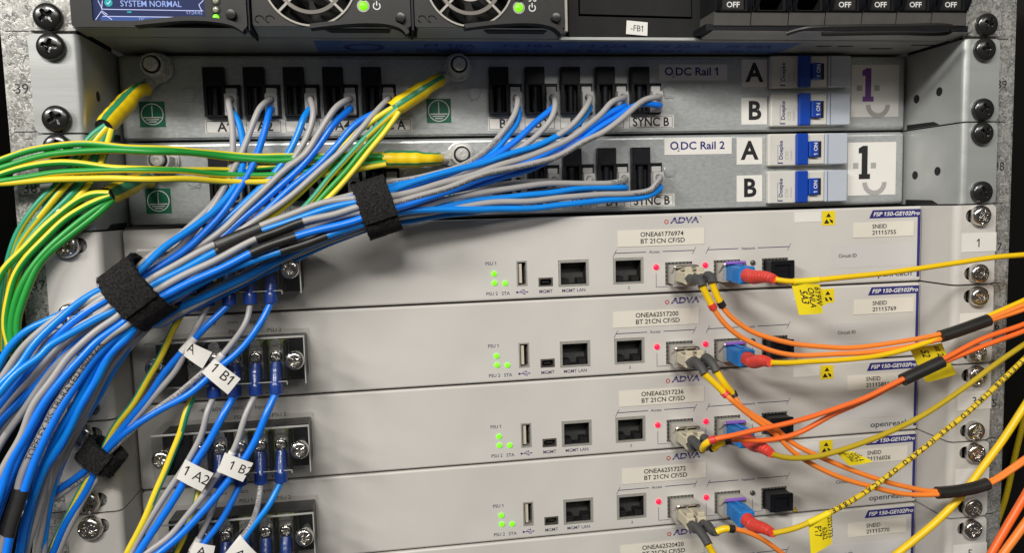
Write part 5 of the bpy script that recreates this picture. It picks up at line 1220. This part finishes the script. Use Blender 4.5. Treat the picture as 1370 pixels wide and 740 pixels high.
simplex(37, (1037,374,-28), zs([(1050,376.5),(1068,377),(1100,374),(1140,370),(1180,366),(1232,359),(1278,352),(1333,344),(1370,341),(1430,336)], -29,-22), 'yellow fibre cord with red boot from the topmost grey unit')
simplex(36, (1031,485.5,-28), zs([(1050,486),(1085,484),(1125,482),(1180,475.5),(1230,462),(1275,445),(1320,424),(1370,402),(1430,373)], -27,-6.5), 'yellow fibre cord with red boot from the second grey unit')
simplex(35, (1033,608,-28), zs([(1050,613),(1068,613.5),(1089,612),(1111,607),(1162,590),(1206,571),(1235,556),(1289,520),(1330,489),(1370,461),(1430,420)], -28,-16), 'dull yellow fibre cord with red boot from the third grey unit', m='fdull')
FH = 'BT/F1008 LIMITED FIRE HAZARD OPTICAL FIBRE 1'
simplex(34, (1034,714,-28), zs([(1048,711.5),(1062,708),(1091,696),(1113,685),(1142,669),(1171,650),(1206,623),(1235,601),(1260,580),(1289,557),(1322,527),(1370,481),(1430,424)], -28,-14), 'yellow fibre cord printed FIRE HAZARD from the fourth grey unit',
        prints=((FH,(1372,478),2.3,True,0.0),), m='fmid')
# loose cords entering from outside the frame
def loose(nm, label, pts, r, m, group):
    P = path(pts); o = P[0]; mb = MB(); mb.tube(P, r, 14); tag(mb.build(nm, m, None, o), label, 'patch cable', group)
loose('patch_cable', 'thick bright yellow cord crossing the lower right ears under the lowest black sleeve', zs([(1165,768),(1202,740),(1253,698),(1284,666.5),(1315,625),(1341,590),(1370,545),(1410,482)], -12.6,-13.5), 2.0, M['fyellow'], 'yellow fibre cords')
loose('patch_cable', 'yellow cord in the gap right of the post, coloured dull to look shaded', zs([(1332,705),(1345,668),(1358,610),(1372,555),(1395,480)], 75,60), 1.9, M['fdull'], 'yellow fibre cords')  # shade in the gap is put into the duller cord colour
loose('patch_cable', 'second yellow cord in the gap, coloured dull to look shaded, running close to the post', zs([(1338,690),(1347,655),(1362,600),(1385,530)], 90,80), 1.9, M['fdull'], 'yellow fibre cords')  # same darkened yellow in place of shade
loose('patch_cable', 'red-orange cord at the lower right corner', zs([(1308,775),(1327,740),(1350,700),(1370,666),(1400,612)], -30,-30), 2.1, M['fred'], 'loose orange cords')
loose('patch_cable', 'orange cord under the red-orange one at the lower right corner', zs([(1320,780),(1343,740),(1358,720),(1372,700),(1400,662)], -36,-36), 2.1, M['forange'], 'loose orange cords')

# ---- yellow handwritten tags
def fibre_tag(label, px, Y, lines, wrap=None, curl=1.3, second=None):
    q = [at(p[0], p[1], Y) for p in px]; o = q[0]
    root = thing('fibre_tag', o, label, 'tag', 'yellow tags on the fibre cords')
    ob, pl, W_, H_ = slab(q, .25, 'flag', M['tagyellow'], root, o, curl)
    for txt, u, v, h in lines: on_sheet(pl, W_, H_, txt, u, v, h, M['ink'], ob, o, turn=1, shear=.25, bold=.015, wide=.85)
    if second:
        q2 = [at(p[0], p[1], Y+1.2) for p in second]; slab(q2, .25, 'back_flag', M['tagyellow'], root, o, curl*.5)
    if wrap:
        key, a, b = wrap; P, r = WP[key]; i, j = sorted((near(P,*a), near(P,*b))); mb = MB(); mb.tube(P[i:j+1], r+.3, 14); mb.build('wrap', M['tagyellow'], root, o)
fibre_tag('yellow handwritten tag hanging below the topmost yellow cord', [(1059,379.5),(1094,380),(1100,419),(1069,421.5)], -28.4, (('5A3',.22,.18,3.6),('ONLA',.52,.10,3.2),('619W',.80,.08,3.2)), wrap=('F37',(1060,377),(1094,375)), second=[(1090,380),(1096,380),(1106,407),(1098,410)])
fibre_tag('yellow handwritten tag behind the two black sleeves', [(1217,466),(1259,459),(1277,501),(1239,512)], -8.0, (('52',.25,.08,4.0),('at 20.6',.70,.04,3.6)), second=[(1255,470),(1262,470),(1279,500),(1270,505)])
fibre_tag('twisted yellow tag on the third yellow cord', [(1117,604),(1139,603.5),(1167,617),(1136,623.5)], -24.5, (('619A2',.25,.06,2.4),('NOLA',.55,.06,2.4),('523',.8,.1,2.2)), curl=1.6)
fibre_tag('yellow handwritten tag at the lower edge on the printed cord', [(1082,700),(1110,687),(1112,727),(1085,743)], -26.5, (('F17',.22,.16,3.4),('6262',.55,.30,2.8),('2521733',.84,.06,2.8)), wrap=('F34',(1083,700),(1110,687)))
